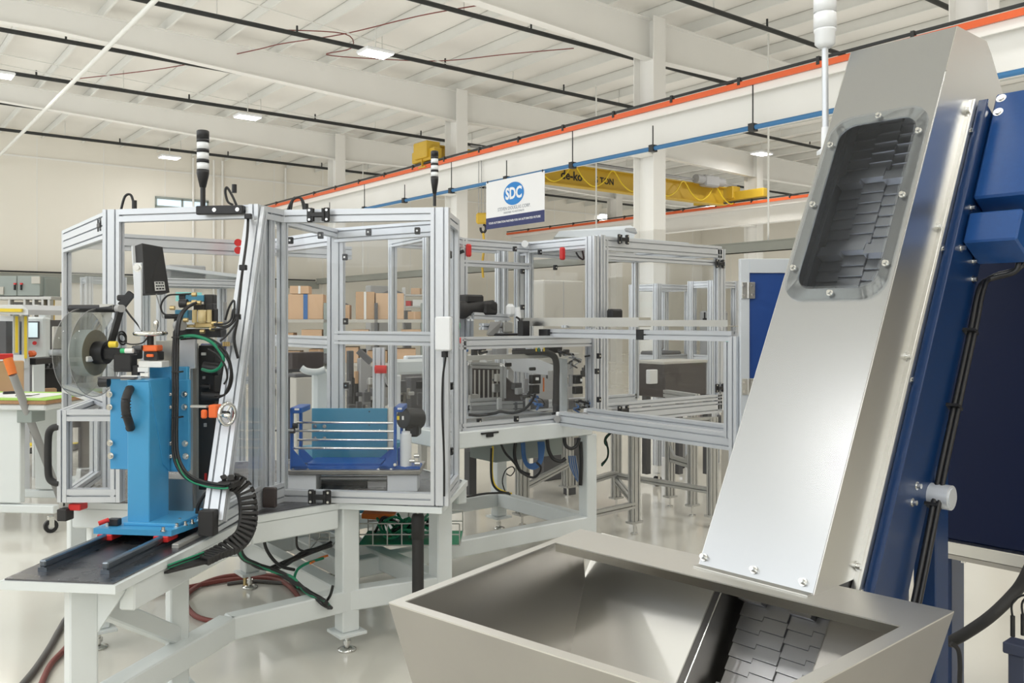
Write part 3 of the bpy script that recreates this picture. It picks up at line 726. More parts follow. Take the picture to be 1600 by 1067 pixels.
for x in (.085, .315):
    mb = MB().box(RT, x - .016, x + .016, .10, 1.15, zt + .006, zt + .02).box(RT, x - .012, x + .012, .10, 1.15, zt + .022, zt + .045, .004).box(RT, x - .007, x + .007, .10, 1.15, zt + .018, zt + .024)
    part('linear_rail', mb, 'rail_steel', t1, 'bluish steel guide rail')

# ---- second table
t2 = thing('machine_table', 'white welded steel machine table under the middle enclosure', 'machine frame', L2(.3, .5, 0))
for s, t in ((-.72, .0), (1.07, 0), (-.72, 1.0), (1.07, 1.0), (.0, 1.0)):
    p = L2(s, t); part('leg', tube_leg(MB(), p, .10, .83 if s > -.5 else .66), 'white_paint', t2); foot(t2, p)
for a, b in (((-.72, 0), (1.07, 0)), ((-.72, 1), (1.07, 1)), ((-.72, 0), (-.72, 1)), ((1.07, 0), (1.07, 1)), ((0, 0), (0, 1))):
    beam(t2, L2(*a, .23), L2(*b, .23)); 
for a, b in (((-.06, 0), (1.07, 0)), ((-.06, 1), (1.07, 1)), ((-.06, 0), (-.06, 1)), ((1.07, 0), (1.07, 1))): beam(t2, L2(*a, .88), L2(*b, .88), .1, .1, 'top_beam')
part('deck_plate', MB().box(Fr(L2(0, 0), BX, BY), -.05, 1.05, .05, 1.0, .925, .935), 'aluminium', t2)
part('stop_bracket', MB().box(Fr(L2(.14, -.06), BX, BY), 0, .13, 0, .02, .905, .915).box(Fr(L2(.18, -.06), BX, BY), 0, .05, 0, .012, .885, .905), 'black', t2)
part('cover_panel', MB().box(Fr(L2(-.72, .42), BX, BY), .0, .62, 0, .25, .42, .83, .004), 'blue_teal', t2, 'blue sheet metal cover under the table')
part('cable_box', MB().box(Fr(L2(.55, .35), BX, BY), .0, .6, .0, .3, .64, .83, .004), 'cabinet_grey', t2, 'grey wiring box')

# ---- enclosures ------------------------------------------------
PW = .045
def encl(name_label, loc, posts, rails, panes, clips=(), group=None, mat='aluminium', pmat='poly'):
    r = thing('guard_enclosure', name_label, 'safety enclosure', loc, group)
    for q in posts:
        p, z0, z1 = q[:3]; ax = q[3] if len(q) > 3 else (BX, BY); w_ = q[4] if len(q) > 4 else PW; h_ = q[5] if len(q) > 5 else PW
        part('post', MB().prof(V((p.x, p.y, z0)), V((p.x, p.y, z1)), w_, h_, ax[0]), mat, r)
    for q in rails:
        a, b = q[:2]; h = q[2] if len(q) > 2 else PW
        part('rail', MB().prof(a, b, PW, h), mat, r)
    for a, b, z0, z1 in panes:
        a = V((a.x, a.y, 0)); b = V((b.x, b.y, 0)); n = unit((b - a).cross(UP)) * .005
        part('pane', MB().prism([a + UP * z0, b + UP * z0, b + UP * z1, a + UP * z1], n), pmat, r, 'clear plastic pane')
    for p, n in clips:
        sd = unit(V(n).cross(UP)) if abs(n[2]) < .5 else BX; fr = Fr(p, sd, UP, V(n))
        c = part('clip', MB().box(fr, -.014, .014, -.018, .018, 0, .022, .003), 'black', r)
        part('screw', MB().cyl(fr.p(0, 0, .022), fr.p(0, 0, .024), .006, n=8), 'screw', c)
    return r
def hinge_black(root, p, right, n):
    fr = Fr(p, unit(V(right)), UP, unit(V(n)))
    mb = MB()
    mb.box(fr, -.035, .035, -.012, .012, .0, .02, .004)
    for sx in (-1, 1):
        mb.box(fr, sx * .04 - .016, sx * .04 + .016, -.034, .034, 0, .012, .006); 
        mb.cyl(fr.p(sx * .026, -.03, .01), fr.p(sx * .026, .03, .01), .009, n=8)
    h = part('hinge', mb, 'black', root, 'black hinge')
    for sx in (-1, 1):
        for sy in (-1, 1): part('screw', MB().cyl(fr.p(sx * .042, sy * .022, .012), fr.p(sx * .042, sy * .022, .015), .006, n=8), 'screw', h)
ZB, ZT = .736, 2.125
A1 = V((-.335, 4.07, 0)); B1 = V((-1.10, 4.17, 0)); C1 = V((-1.165, 3.98, 0)); D1 = V((-1.90, 4.15, 0)); E1 = V((-2.62, 5.12, 0))
A2 = V((-.30, 4.55, 0)); R1 = V((-1.01, 5.0, 0)); E2 = E1 + BX * 1.15; S0 = C1
ax1 = (ER, EE)
hr_ = PW / 2
def rl(a, b, z): return (a + UP * z, b + UP * z)
c1 = encl('aluminium framed guard enclosure with clear panes around the labelling station', V((-1.1, 4.5, ZB)),
  [(A1, ZB, ZT, ax1, .085, .045), (B1, ZB, ZT, ax1, .04, .045), (C1 + EE * .0, ZB, ZT, ax1, .045, .09), (D1, ZB, ZT, ax1, .085, .045), (E1, ZB, ZT, (BX, BY), .045, .045),
   (A2, ZB, ZT, ax1, .045, .045), (R1, ZB, ZT - .02, ax1, .095, .045), (E2, ZB, ZT, (BX, BY), .045, .09), ((B1 + C1) / 2, ZB, ZT, ax1, .03, .045)],
  [(*rl(A1 - ER * .04, B1 + ER * .02, ZT - .03), .06), (*rl(A1 - ER * .04, B1, ZB + .027), .054), (*rl(B1, C1, ZT - .03), .06), (*rl(B1, C1, ZB + .045), .09),
   (*rl(C1 - ER * .02, D1 + ER * .04, ZT - .03), .06), (*rl(D1, E1, ZT - .065), .13), (*rl(D1 - ER * .0, E1, 1.20),), 
   (*rl(A1, A2, ZT - .03), .06), (*rl(A1, A2, ZB + .03), .06), (*rl(E1, E2, ZT - .05), .10), (*rl(A2, R1, ZT - .04), .08), (*rl(R1, R1 - EE * .75 + ER * -.05, ZT - .03),),
   (*rl(A2, R1, 1.50), .075), (*rl(R1, E2, 1.47), .07), (*rl(R1, E2, ZT - .05), .09), (*rl(E2, E2 + BX * .7, ZT - .045), .09), (*rl(E1, E2 , 1.2), .05)],
  [(A1 - ER * .04, B1 + ER * .02, ZB + .055, ZT - .06), (B1, C1, ZB + .09, ZT - .06), (D1, E1, 1.22, ZT - .13), (A1, A2, ZB + .06, ZT - .06), (E1, E2, 1.22, ZT - .1), (A2, R1, 1.54, ZT - .08)],
  [(C(402 + 10, 390, 4.1), (0, -1, 0)), (C(425, 393, 4.13), -EE), (C(427, 502, 4.13), -EE), (C(427, 613, 4.13), -EE), (C(577, 363, 4.6), -EE), (C(653, 361, 4.55), -EE), (C(540, 402, 4.95), -EE), (C(541, 502, 4.95), -EE), (C(542, 602, 4.95), -EE),
   (C(455, 376, 4.6), -EE), (C(502, 368, 4.6), -EE), (C(699, 398, 4.3), ER), (C(701, 603, 4.3), ER), (C(701, 705, 4.3), ER), (C(699, 500, 4.3), ER)])
# slanted front guard at the right of the applicator bay
sa, sb = C1 + UP * (ZT - .02), V((-1.185, 3.47, .80))
part('slanted_post', MB().prof(sa, sb, .085, .045, ER), 'aluminium', c1, 'leaning bright aluminium profile')
part('side_pane', MB().prism([sa + ER * .02, sb + ER * .02, C1 + ER * .02 + UP * .80], ER * .005), 'poly', c1, 'clear plastic pane')
part('rail', MB().prof(V((-1.195, 3.47, .80)), C1 + UP * .80, .045, .09), 'aluminium', c1)
part('end_cap', MB().box(Fr(V((-1.20, 3.43, .80)), ER, EE), -.035, .03, -.012, .035, -.05, .05, .004), 'black_soft', c1)
part('end_cap', MB().box(Fr(V((-1.10, 4.02, .79)), ER, EE), -.03, .03, -.06, -.03, -.045, .045, .004), 'brown_dark', c1)
hinge_black(c1, C(498, 336, 4.09), ER, -EE); hinge_black(c1, C(500, 776, 4.075), ER, -EE); hinge_black(c1, C(160, 352, 4.3), unit(D1 - E1), V((-.79, -.61, 0)))
for px, py, px2, py2 in ((189, 326, 210, 323), (357, 318, 366, 298), (449, 328, 478, 328)):
    a = C(px, py + 2, 4.15); b = C(px2, py2, 4.15)
    if px == 357: pts = [C(370, 322, 4.1), C(364, 308, 4.1), C(355, 293, 4.1), C(352, 300, 4.1), C(356, 315, 4.1), C(364, 320, 4.1)]
    else: pts = [a, C(px + (px2 - px) * .3, min(py, py2) - 16, 4.15), C(px + (px2 - px) * .75, min(py, py2) - 18, 4.15), b]
    part('cable_loop', MB().tube(pts, .006, n=6), 'cable', c1); part('grommet', MB().cyl(b - UP * .01, b + UP * .03, .012, n=8), 'black', c1)
part('cable_loop', MB().tube([C(454, 330, 4.15), C(458, 312, 4.15), C(470, 310, 4.15), C(475, 330, 4.15)], .006, n=6), 'cable', c1)
part('switch_box', MB().box(Fr(C(695, 521, 4.02), ER, EE), -.037, .037, -.05, .0, -.078, .078, .006), 'lamp_white', c1, 'white wall box')
part('cable', MB().tube([C(695, 549, 4.0), C(696, 560, 4.0), C(692, 590, 4.0), C(691, 640, 4.0), C(693, 690, 4.0), C(694, 730, 4.0), C(694, 775, 4.02)], .0055, n=6), 'cable', c1)
part('plug', MB().cyl(C(695, 549, 4.0), C(695, 558, 4.0), .016, n=10), 'black', c1)
part('mounting_bar', MB().box(Fr(C(346, 329, 3.98), ER, EE), -.11, .115, -.03, .0, -.02, .02, .004), 'black', c1, 'black mounting bar')
for dx in (-.02, .09): screw(Fr(C(346, 329, 3.98), ER, EE).p(dx, -.03, 0), -EE, .007, .003, c1)
for y in (352, 414, 494, 566):   # cable clips along the slanted post
    pass
pts = [C(x, y, d) for x, y, d in ((388, 335, 3.93), (386, 370, 3.86), (378, 430, 3.78), (374, 470, 3.70), (371, 500, 3.68), (366, 530, 3.66), (372, 560, 3.66))]
part('cable', MB().tube(pts, .006, n=6), 'cable', c1)
for x, y, d in ((388, 338, 3.90), (380, 418, 3.76), (370, 495, 3.64)):
    part('cable_clip', MB().box(Fr(C(x, y, d), ER, EE), -.016, .016, -.01, .01, -.012, .012, .003), 'black', c1)
# light curtains: wide flat grey post and upper red safety switches
for x, y in ((372, 379), (372, 391)): part('safety_switch', MB().cyl(C(x, y, 5.6), C(x, y, 5.52), .024, n=12), 'red', c1, 'red safety switch')
# lower side box of the cell with its grab handle
lb = encl('low aluminium guard box with a large black grab handle at its left', V((-1.95, 4.0, .76)),
  [(at(101, 3.98, 0), .77, 1.19, ax1, .045, .045), (at(184, 3.98, 0) , .77, 1.19, ax1, .045, .045), (at(150, 4.55, 0), .77, 1.19, ax1, .045, .045)],
  [(at(101, 3.98, 1.165), at(184, 3.98, 1.165), .05), (at(101, 3.98, .80), at(184, 3.98, .80), .06), (at(101, 3.98, 1.17), at(150, 4.55, 1.17)), (at(101, 3.98, .79), at(150, 4.55, .79))],
  [(at(101, 3.98, 0), at(184, 3.98, 0), .83, 1.14), (at(101, 3.99, 0), at(150, 4.55, 0), .83, 1.14)])
part('grab_handle', MB().tube([at(93, 3.97, 1.11), at(84, 3.97, 1.11), at(77, 3.97, 1.09), at(75, 3.97, 1.04), at(75, 3.97, .93), at(77, 3.97, .88), at(84, 3.97, .86), at(93, 3.97, .855)], .016, n=10), 'black_soft', lb, 'black grab handle')
part('end_cap', MB().box(Fr(at(100, 3.97, .71), ER, EE), -.024, .024, -.02, .04, -.024, .03, .004), 'black_soft', lb, 'black end cap')
part('support_profile', MB().prof(at(100, 4.0, .735), at(150, 4.45, .735), .045, .05), 'alu_dim', lb)
part('safety_clamp', MB().box(Fr(at(122, 4.0, .745), ER, EE), -.03, .03, -.03, .03, -.015, .015, .004), 'red', lb, 'red clamp')

# stack lights
def stack(px, ytop, ybot, d, label, dia):
    p = C(px, ybot, d); r = thing('signal_tower', label, 'signal light', p)
    z = lambda y: EYE - (y - HOR) / F * d
    q = lambda y: V((p.x, p.y, z(y)))
    H_ = ybot - ytop; R = dia / 2
    part('pole', MB().cyl(p, q(ybot - H_ * .37), R * .42, n=12), 'black', r)
    zz = z(ybot - H_ * .34) - p.z
    part('socket', MB().lathe(p, UP, [(.0001, zz - .03), (R * .5, zz - .03), (R * .9, zz + .02), (R, zz + .035), (R, zz + .05), (.0001, zz + .05)], 18), 'black', r)
    z0 = zz + .05; z1 = z(ytop) - p.z; n = 3; cap = (z1 - z0) * .22; seg = (z1 - z0 - cap) / n
    for k in range(n):
        a = z0 + seg * k
        part('lamp_segment', MB().lathe(p, UP, [(.0001, a), (R * .95, a), (R * .95, a + seg * .68), (.0001, a + seg * .68)], 18), 'lamp_white', r, 'white lamp segment')
        part('ring', MB().lathe(p, UP, [(.0001, a + seg * .68), (R, a + seg * .68), (R, a + seg), (.0001, a + seg)], 18), 'black', r)
    part('cap', MB().lathe(p, UP, [(.0001, z1 - cap), (R, z1 - cap), (R, z1 - .004), (R * .85, z1), (.0001, z1)], 18), 'black', r)
stack(317, 204, 323, 3.98, 'black and white signal tower on the labelling enclosure, the left one', .056)
stack(679, 236, 322, 4.06, 'small black and white signal tower on the right corner post of the labelling enclosure', .036)

# second (middle) enclosure on the white table
Z2, Z2T = .93, 2.17
def ps(s, t=0): return L2(s, t)
P1, P2_, P4, P5 = ps(1.2), V((.13, 6.5, 0)), V((-.83, 6.05, 0)), V((-.54, 5.54, 0)); P3 = V((-.36, 6.1, 0)); PR = ps(2.46)
c2 = encl('aluminium framed guard enclosure with a large clear lower window over the white table', V((.1, 5.7, Z2)),
  [(ps(-.02), Z2, 1.49), (ps(.03), Z2, 1.49), (P1 - BX * .09, Z2, Z2T, (BX, BY), .045, .09), (P4, Z2, Z2T), (P3, Z2, Z2T, (BX, BY), .09, .045), (P2_, Z2, Z2T), (ps(-.02) + BY * .3, Z2, Z2T), (V((-.06, 6.9, 0)), Z2, Z2T), (ps(1.07, 1.0), Z2, Z2T)],
  [(ps(-.02, 0) + UP * (Z2 + .022), P1 + UP * (Z2 + .022)), (ps(-.02) + UP * 1.46, P1 - BX * .1 + UP * 1.46, .075), (P1 + UP * (Z2T - .03), P2_ + UP * (Z2T - .03), .08), (P2_ + UP * (Z2T - .03), P3 + UP * (Z2T - .03), .07),
   (P4 + UP * (Z2T - .03), P5 + UP * (Z2T - .03), .07), (P4 + UP * (Z2T - .03), P4 + BX * .9 + UP * (Z2T - .03), .07), (P2_ + UP * 2.0, P3 + UP * 2.0), (P3 + UP * (Z2T - .03), ps(-.02) + BY * .3 + UP * (Z2T - .03), .07)],
  [(ps(.03), P1 - BX * .1, Z2 + .045, 1.42), (P1, P2_, 1.5, Z2T - .07), (P2_, P3, 1.5, Z2T - .07)],
  [(C(*q, 5.35), -BY) for q in ((722, 563), (722, 642), (747, 658), (805, 654))] + [(C(*q, 5.8), -BY) for q in ((864, 648), (934, 556), (931, 580), (934, 624))] + [(C(*q, 6.3), -BY) for q in ((803, 389), (842, 394), (815, 424), (815, 480), (866, 418), (887, 382), (932, 375), (939, 448))])
part('disc_badge', MB().cyl(C(820, 381, 6.42), C(820, 381, 6.40), .026, n=16), 'lamp_white', c2, 'white end badge')
part('cable', MB().tube([C(900, 394, 6.2), C(905, 402, 6.2), C(912, 405, 6.2), C(910, 392, 6.2)], .007, n=6), 'cable', c2)
for x, y in ((712, 390), (734, 391), (881, 396)):
    part('safety_switch', MB().box(Fr(C(x, y, 6.1), BX, BY), -.022, .022, 0, .03, -.045, .045, .01), 'red', c2, 'red safety switch')
part('lean_bar', MB().cyl(C(712, 397, 6.05), C(725, 392, 6.05), .012), 'black', c2)
part('white_column', MB().box(Fr(C(882, 610, 6.0), BX, BY), -.03, .03, 0, .04, -.22, .22, .004), 'white_paint', c2)
part('white_column', MB().box(Fr(C(723, 610, 5.33), BX, BY), -.018, .018, 0, .03, -.19, .22, .004), 'white_paint', c2)
c3 = encl('aluminium framed guard door enclosure at the right end of the middle machine', L2(1.8, .3, .93),
  [(P1 - BX * .03, Z2 - .03, Z2T + .01, (BX, BY), .045, .09), (P1 + BX * .02, Z2, Z2T, (BX, BY), .045, .045), (PR, Z2 - .03, Z2T - .02, (BX, BY), .09, .045), (P1 + BY * .9, Z2, Z2T, (BX, BY), .09, .045), (PR + BY * .9, Z2, Z2T - .02)],
  [(P1 + UP * (Z2T - .045), PR + UP * (Z2T - .045), .09), (P1 + UP * (Z2 - .0), PR + UP * (Z2 - .0), .09), (P1 + UP * (Z2 + .075) + BX * .03, PR + UP * (Z2 + .075), .04), (P1 + BX * .03 + UP * (Z2T - .13), PR + UP * (Z2T - .13), .04), (P1 + BY * .9 + UP * (Z2T - .04), PR + BY * .9 + UP * (Z2T - .04), .08),
   (P1 + UP * (Z2T - .04), P1 + BY * .9 + UP * (Z2T - .04), .08), (PR + UP * (Z2T - .04), PR + BY * .9 + UP * (Z2T - .04), .08), (P1 + BY * .9 + UP * Z2, PR + BY * .9 + UP * Z2, .08)],
  [(P1 + BX * .04, PR - BX * .04, Z2 + .09, Z2T - .14), (PR, PR + BY * .9, Z2 + .09, Z2T - .1)])
hinge_black(c3, C(973, 374, 6.03), BX, -BY); hinge_black(c3, C(973, 641, 6.03), BX, -BY); hinge_black(c3, C(1124, 412, 6.70), BX, -BY); hinge_black(c3, C(1124, 606, 6.70), BX, -BY)
part('roof_cover', MB().prism([P1 + UP * Z2T, P2_ + UP * Z2T, P2_ + BX * .5 + UP * (Z2T + .06), P1 + BY * .7 + BX * .8 + UP * (Z2T + .07), P1 + BX * .9 + UP * Z2T], UP * .01), 'blind', c3, 'pale roof panel')
part('latch', MB().box(Fr(C(958, 492, 5.9), BX, BY), -.05, .06, -.04, .02, -.03, .04, .012), 'black', c3)

# aluminium leg stand under the right end
ls = thing('profile_stand', 'aluminium profile leg stand under the right end of the middle machine', 'machine stand', L2(2, .4, 0))
def pleg(root, p, z1, w_=.085, h_=.045):
    part('leg', MB().prof(V((p.x, p.y, .10)), V((p.x, p.y, z1)), w_, h_, BX), 'alu_dim', root)
    part('foot_plate', MB().box(Fr(V((p.x, p.y, 0)), BX, BY), -w_ * .65, w_ * .65, -h_ * .8, h_ * .8, .085, .10), 'alu_dim', root)
    part('levelling_foot', MB().cyl(V((p.x, p.y, 0.01)), V((p.x, p.y, .085)), .009, n=8).cyl(V((p.x, p.y, 0)), V((p.x, p.y, .012)), .028, n=12), 'screw', root)
S2, S1, S3 = at(1113, 6.72, 0), at(963, 7.4, 0), at(991, 6.5, 0)
S4 = at(887, 7.9, 0); S5 = at(816, 6.78, 0)
for p in (S1, S2, S3): pleg(ls, p, Z2 - .08)
for a, b, z in ((S1, S2, .28), (S3, S1, .24), (S3, at(905, 6.1, 0), .22), (S1, at(905, 6.9, 0), .30), (S3, S2, Z2 - .1), (S1, S3, Z2 - .1)):
    part('stretcher', MB().prof(a + UP * z, b + UP * z, .045, .045), 'alu_dim', ls)
l2s = thing('profile_stand', 'aluminium profile leg stand seen through the white frame behind the blue cables', 'machine stand', at(850, 7.2, 0))
for p in (S4, S5): pleg(l2s, p, .84, .09, .07)
for z in (.29, .80): part('stretcher', MB().prof(S5 + UP * z, S4 + UP * z, .045, .045), 'alu_dim', l2s)
l3s = thing('profile_stand', 'narrow aluminium profile stand with two legs on the floor behind the conveyor beams', 'machine stand', at(1065, 8.0, 0))
for px, d in ((1047, 7.45), (1082, 7.1)):
    pleg(l3s, at(px, d, 0), .95, .08, .045)
part('stretcher', MB().prof(at(1047, 7.45, .42), at(1082, 7.1, .42), .045, .06), 'alu_dim', l3s)
part('top_rail', MB().prof(at(1040, 7.5, .97), at(1090, 7.05, .97), .05, .06), 'alu_dim', l3s)
for sx in (0, 1): part('gusset', MB().prism([at(1049 + sx * 32, 7.40 - .3 * sx, .45), at((1057, 1073)[sx], 7.32 - .13 * sx, .45), at(1049 + sx * 32, 7.40 - .3 * sx, .53)], BY * .03), 'alu_dim', l3s)

# conveyor beams running toward the camera
for i, (px, d, dx, z, l) in enumerate(((878, 5.70, 1.62, .955, 'lower front aluminium conveyor beam with a round end badge'), (921, 5.82, 1.55, .965, 'lower rear aluminium conveyor beam with a round end badge'))):
    a = at(px, d, z); r = thing('conveyor_beam', l, 'beam', a)
    part('profile', MB().prof(a, a - BY * dx, .05, .09, BX), 'aluminium', r)
    part('end_plate', MB().box(Fr(a, BX, BY), -.04, .05, .0, .02, -.045, .045, .006), 'lamp_white', r)
    part('badge', MB().cyl(a - BY * .004 + BX * .0 + UP * .0 - BX * .045, a - BX * .04, .022, n=14), 'grey', r)
a = at(858, 5.75, 1.515); r = thing('chute_conveyor', 'thin aluminium conveyor beam with a stainless channel at eye level', 'conveyor', a)
part('profile', MB().prof(a, a - BY * .82, .05, .055, BX), 'aluminium', r); part('profile', MB().prof(a - BY * .87, a - BY * 1.5, .05, .055, BX), 'aluminium', r)
part('channel', MB().box(Fr(a, BX, BY * -1), -.05, .05, -.25, .86, .045, .10).box(Fr(a, BX, BY * -1), -.06, .06, .86, 1.5, .05, .055).box(Fr(a, BX, BY * -1), -.055, -.045, .86, 1.5, .055, .085), 'stainless', r)
part('joint', MB().box(Fr(a - BY * .845, BX, BY), -.03, .03, -.03, .03, -.03, .03, .003), 'black', r)
part('bracket', MB().box(Fr(a, BX, BY), -.05, .03, -.04, .05, -.03, .025, .003), 'black', r); part('bracket', MB().box(Fr(a + BX * -.12 + BY * .12, BX, BY), -.03, .03, -.03, .03, -.02, .08, .003), 'black', r)
part('sensor', MB().cyl(C(1101, 497, 4.75), C(1101, 503, 4.75), .011, n=8).cyl(C(1101, 488, 4.75), C(1101, 497, 4.75), .005, n=6), 'black', r)
for x in (884, 926): part('support', MB().prof(C(x, 512, 5.55), C(x, 508, 5.55), .04, .04), 'aluminium', r)
for q in (1.47,): part('post', MB().prof(a - BY * q - UP * .03, a - BY * q + UP * (.98 - 1.515), .045, .045), 'aluminium', r)

# blue panelled door on the right
dr = thing('panel_door', 'blue panelled machine door in a pale frame with steel hinges', 'machine door', at(1166, 4.25, 0))
fr = Fr(at(1157, 4.25, 0), (1, 0, 0), (0, 1, 0))
part('panel', MB().box(fr, .045, .74, .01, .02, .2, 1.83), 'navy_panel', dr, 'blue panel')
part('frame', MB().box(fr, 0, .045, 0, .04, .1, 1.9, .002).box(fr, .045, .78, 0, .04, 1.83, 1.9, .002).box(fr, .74, .78, 0, .04, .1, 1.83, .002).box(fr, .045, .74, 0, .04, .1, .2, .002), 'blind', dr, 'pale aluminium frame')
for z in (1.745, 1.275):
    h = part('hinge', MB().box(fr, .005, .032, -.008, 0, z - .04, z + .04, .002).box(fr, .045, .07, -.008, .01, z - .04, z + .04, .002).cyl(fr.p(.038, -.006, z - .038), fr.p(.038, -.006, z + .038), .008, n=10), 'stainless', dr, 'steel hinge')
    for sx in (.014, .058):
        for sz in (-.022, .022): part('screw', MB().cyl(fr.p(sx, -.008, z + sz), fr.p(sx, -.011, z + sz), .006, n=8), 'screw', h)
part('post', MB().prof(at(1149, 4.3, .1), at(1149, 4.3, 1.52), .045, .045), 'aluminium', dr)
part('floor_foot', MB().box(fr, -.06, .8, 0, .06, 0, .1, .004), 'blind', dr)

# navy cabinet at the right behind the conveyor
a = at(1425, 3.24, 0); fr = Fr(a, CW, CA)
nc = thing('machine_cabinet', 'large dark navy machine cabinet with a brushed steel edge behind the conveyor', 'cabinet', a)
part('body', MB().box(fr, -.2, 1.1, .04, .7, .80, 2.05, .006), 'navy_shaded', nc)
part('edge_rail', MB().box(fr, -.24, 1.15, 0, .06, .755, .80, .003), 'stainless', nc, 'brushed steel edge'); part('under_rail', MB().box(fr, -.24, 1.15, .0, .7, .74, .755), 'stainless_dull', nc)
for x, y in ((-.15, .10), (1.05, .10), (-.15, .62), (1.05, .62)):
    part('leg', MB().box(fr, x - .065, x + .065, y - .065, y + .065, 0, .74, .004), 'navy', nc)
screw(fr.p(.17, .03, .74), -UP, .012, .01, nc, name='bolt')
pts = [C(1484, 1003, 2.7), C(1505, 992, 2.65), (C(1545, 965, 2.6)), C(1580, 932, 2.6), C(1600, 905, 2.65), C(1625, 850, 2.75)]
solo('power_hose', MB().tube(pts, .017, n=10), 'black_soft', 'thick black power hose curving from the hopper to the navy cabinet', 'hose')
pts = [C(1486, 1005, 2.65), C(1497, 1015, 2.65), C(1500, 1040, 2.65), C(1499, 1090, 2.65), V((1.36, 2.65, 0.006))]
solo('power_cable', MB().tube(pts, .007, n=8), 'black_soft', 'thin black cable dropping to the floor beside the hopper', 'cable')
p = at(1592, 2.3, .62)
r = thing('connector_post', 'small blue post with upright black connectors at the bottom right corner', 'connector', V((p.x, p.y, 0)))
fr = Fr(V((p.x, p.y, 0)), CW, CA)
part('post', MB().box(fr, -.02, .02, -.02, .02, 0, .72, .003), 'navy_grey', r); part('head', MB().box(fr, -.03, .05, -.03, .03, .72, .75, .003), 'navy_grey', r)
for k in range(3):
    q = fr.p(-.015 + .025 * k, 0, .76 + .01 * k); part('connector', MB().cyl(q, q + UP * .055, .006, n=8), 'black', r); part('lead', MB().tube([q + UP * .05, q + UP * .09, q + UP * .12 + CW * .04, q + CW * .12 + UP * .1], .003, n=5), 'cable', r)
# ================================================================== LABEL APPLICATOR ON ITS SLIDING BASE
def K(px, py, d): return Fr(C(px, py, d), ER, EE)
ap = thing('label_applicator', 'sky blue column of the labelling machine on a sliding base plate', 'machine', V((-1.42, 3.45, .79)))
zb = .775
b0, b1, b2, b3 = V((-1.616, 3.36, 0)), V((-1.30, 3.32, 0)), V((-1.20, 3.66, 0)), V((-1.55, 3.72, 0))
part('base_plate', MB().prism([p + UP * zb for p in (b0, b1, b2, b3)], UP * .022), 'blue', ap)
part('riser_plate', MB().box(Fr(V((-1.50, 3.40, zb + .022)), ER, EE), -.02, .20, .0, .28, 0, .012, .002), 'blue', ap)
for x in (.085, .315):
    for y in (.50, .72): part('slide_block', MB().box(RT, x - .03, x + .03, y - .04, y + .04, .752, .775, .003), 'red', ap, 'red slide clamp')
pil = Fr(V((-1.512, 3.42, 0)), ER, EE)
part('column', MB().box(pil, 0, .092, 0, .15, .80, 1.36, .003), 'blue', ap)
part('column_cap', MB().prism([pil.p(-.002, -.002, 1.36), pil.p(.094, -.002, 1.36), pil.p(.094, .15, 1.36), pil.p(-.002, .15, 1.36)], UP * .004), 'blue', ap)
part('rib', MB().prism([pil.p(.092, .15, .98), pil.p(.092, .15, 1.36), pil.p(.092, .0, 1.36), pil.p(.092, .10, 1.02)], ER * .004), 'blue', ap)
bp = Fr(C(168, 740, 3.58), ER, EE)
def zy(y, d): return EYE - (y - HOR) / F * d
part('back_plate', MB().box(Fr(V((C(168, 0, 3.58).x, 3.60, 0)), ER, EE), 0, .345, 0, .02, zy(733, 3.6), zy(592, 3.6), .003), 'blue', ap)
part('upper_plate', MB().box(Fr(V((C(233, 0, 3.58).x, 3.585, 0)), ER, EE), 0, .165, -.004, .02, zy(735, 3.6), zy(572, 3.6), .003), 'blue', ap)
for x, y in [(171, 616), (171, 636), (172, 692), (173, 712), (264, 616), (264, 636), (265, 693), (265, 713), (288, 616), (288, 636), (289, 693), (290, 713)]:
    p = C(x, y, 3.585 if x < 200 else 3.563 if x < 270 else 3.555); screw(p, -EE, .010, .008, ap, name='bolt')
hd = [C(203, 608, 3.41), C(199, 616, 3.37), C(196, 628, 3.35), C(197, 645, 3.35), C(201, 658, 3.37), C(204, 668, 3.41)]
g = part('grab_handle', MB().tube(hd, .017, n=10), 'black_soft', ap, 'black grip handle'); 
for p in (hd[0], hd[-1]): part('handle_foot', MB().cyl(p - EE * .012, p + EE * .02, .015, n=10), 'black', g)
for k in range(7): part('grip_rib', MB().lathe(C(197, 622 + 5 * k, 3.35), UP, [(.0172, -.002), (.019, 0), (.0172, .002)], 12), 'black', g)
for x, y in ((255, 829), (276, 823), (289, 820), (281, 815), (300, 817), (310, 812), (168, 822)): 
    q = G(x, y, zb + .022); screw(q, UP, .008, .012, ap, name='bolt')
part('locking_lever', MB().cyl(C(154, 818, 3.36), C(170, 812, 3.38), .009, n=8), 'red', ap, 'red locking lever'); part('lever_block', MB().box(K(175, 815, 3.40), -.015, .03, -.01, .02, -.015, .012, .003), 'black', ap)
part('guide_bracket', MB().box(K(268, 850, 3.30), 0, .028, 0, .3, -.03, .0, .002).box(K(268, 862, 3.30), 0, .03, 0, .04, -.004, .004), 'alu_dim', ap)
part('lower_plate', MB().box(K(255, 800, 3.62), 0, .13, 0, .012, .0, .14, .002), 'stainless_dull', ap, 'ground steel plate')
part('black_block', MB().box(K(256, 812, 3.62), 0, .14, -.01, .05, -.01, .03, .002), 'black', ap)
part('upper_mirror_plate', MB().box(K(243, 576, 3.72), 0, .145, 0, .012, .0, .12, .002), 'stainless', ap, 'polished steel plate')
part('steel_cap_plate', MB().box(K(284, 568, 3.70), 0, .07, -.02, .0, -.02, .105, .002), 'aluminium', ap)
part('channel', MB().box(K(297, 800, 3.72), 0, .013, 0, .05, .0, .72, .001).box(K(297, 800, 3.72), .0, .045, 0.03, .05, .0, .70, .001), 'alu_dim', ap)
cp = part('control_side_panel', MB().box(K(310, 765, 3.74), 0, .072, 0, .1, 0, .62, .003), 'black_soft', ap, 'black electronics panel')
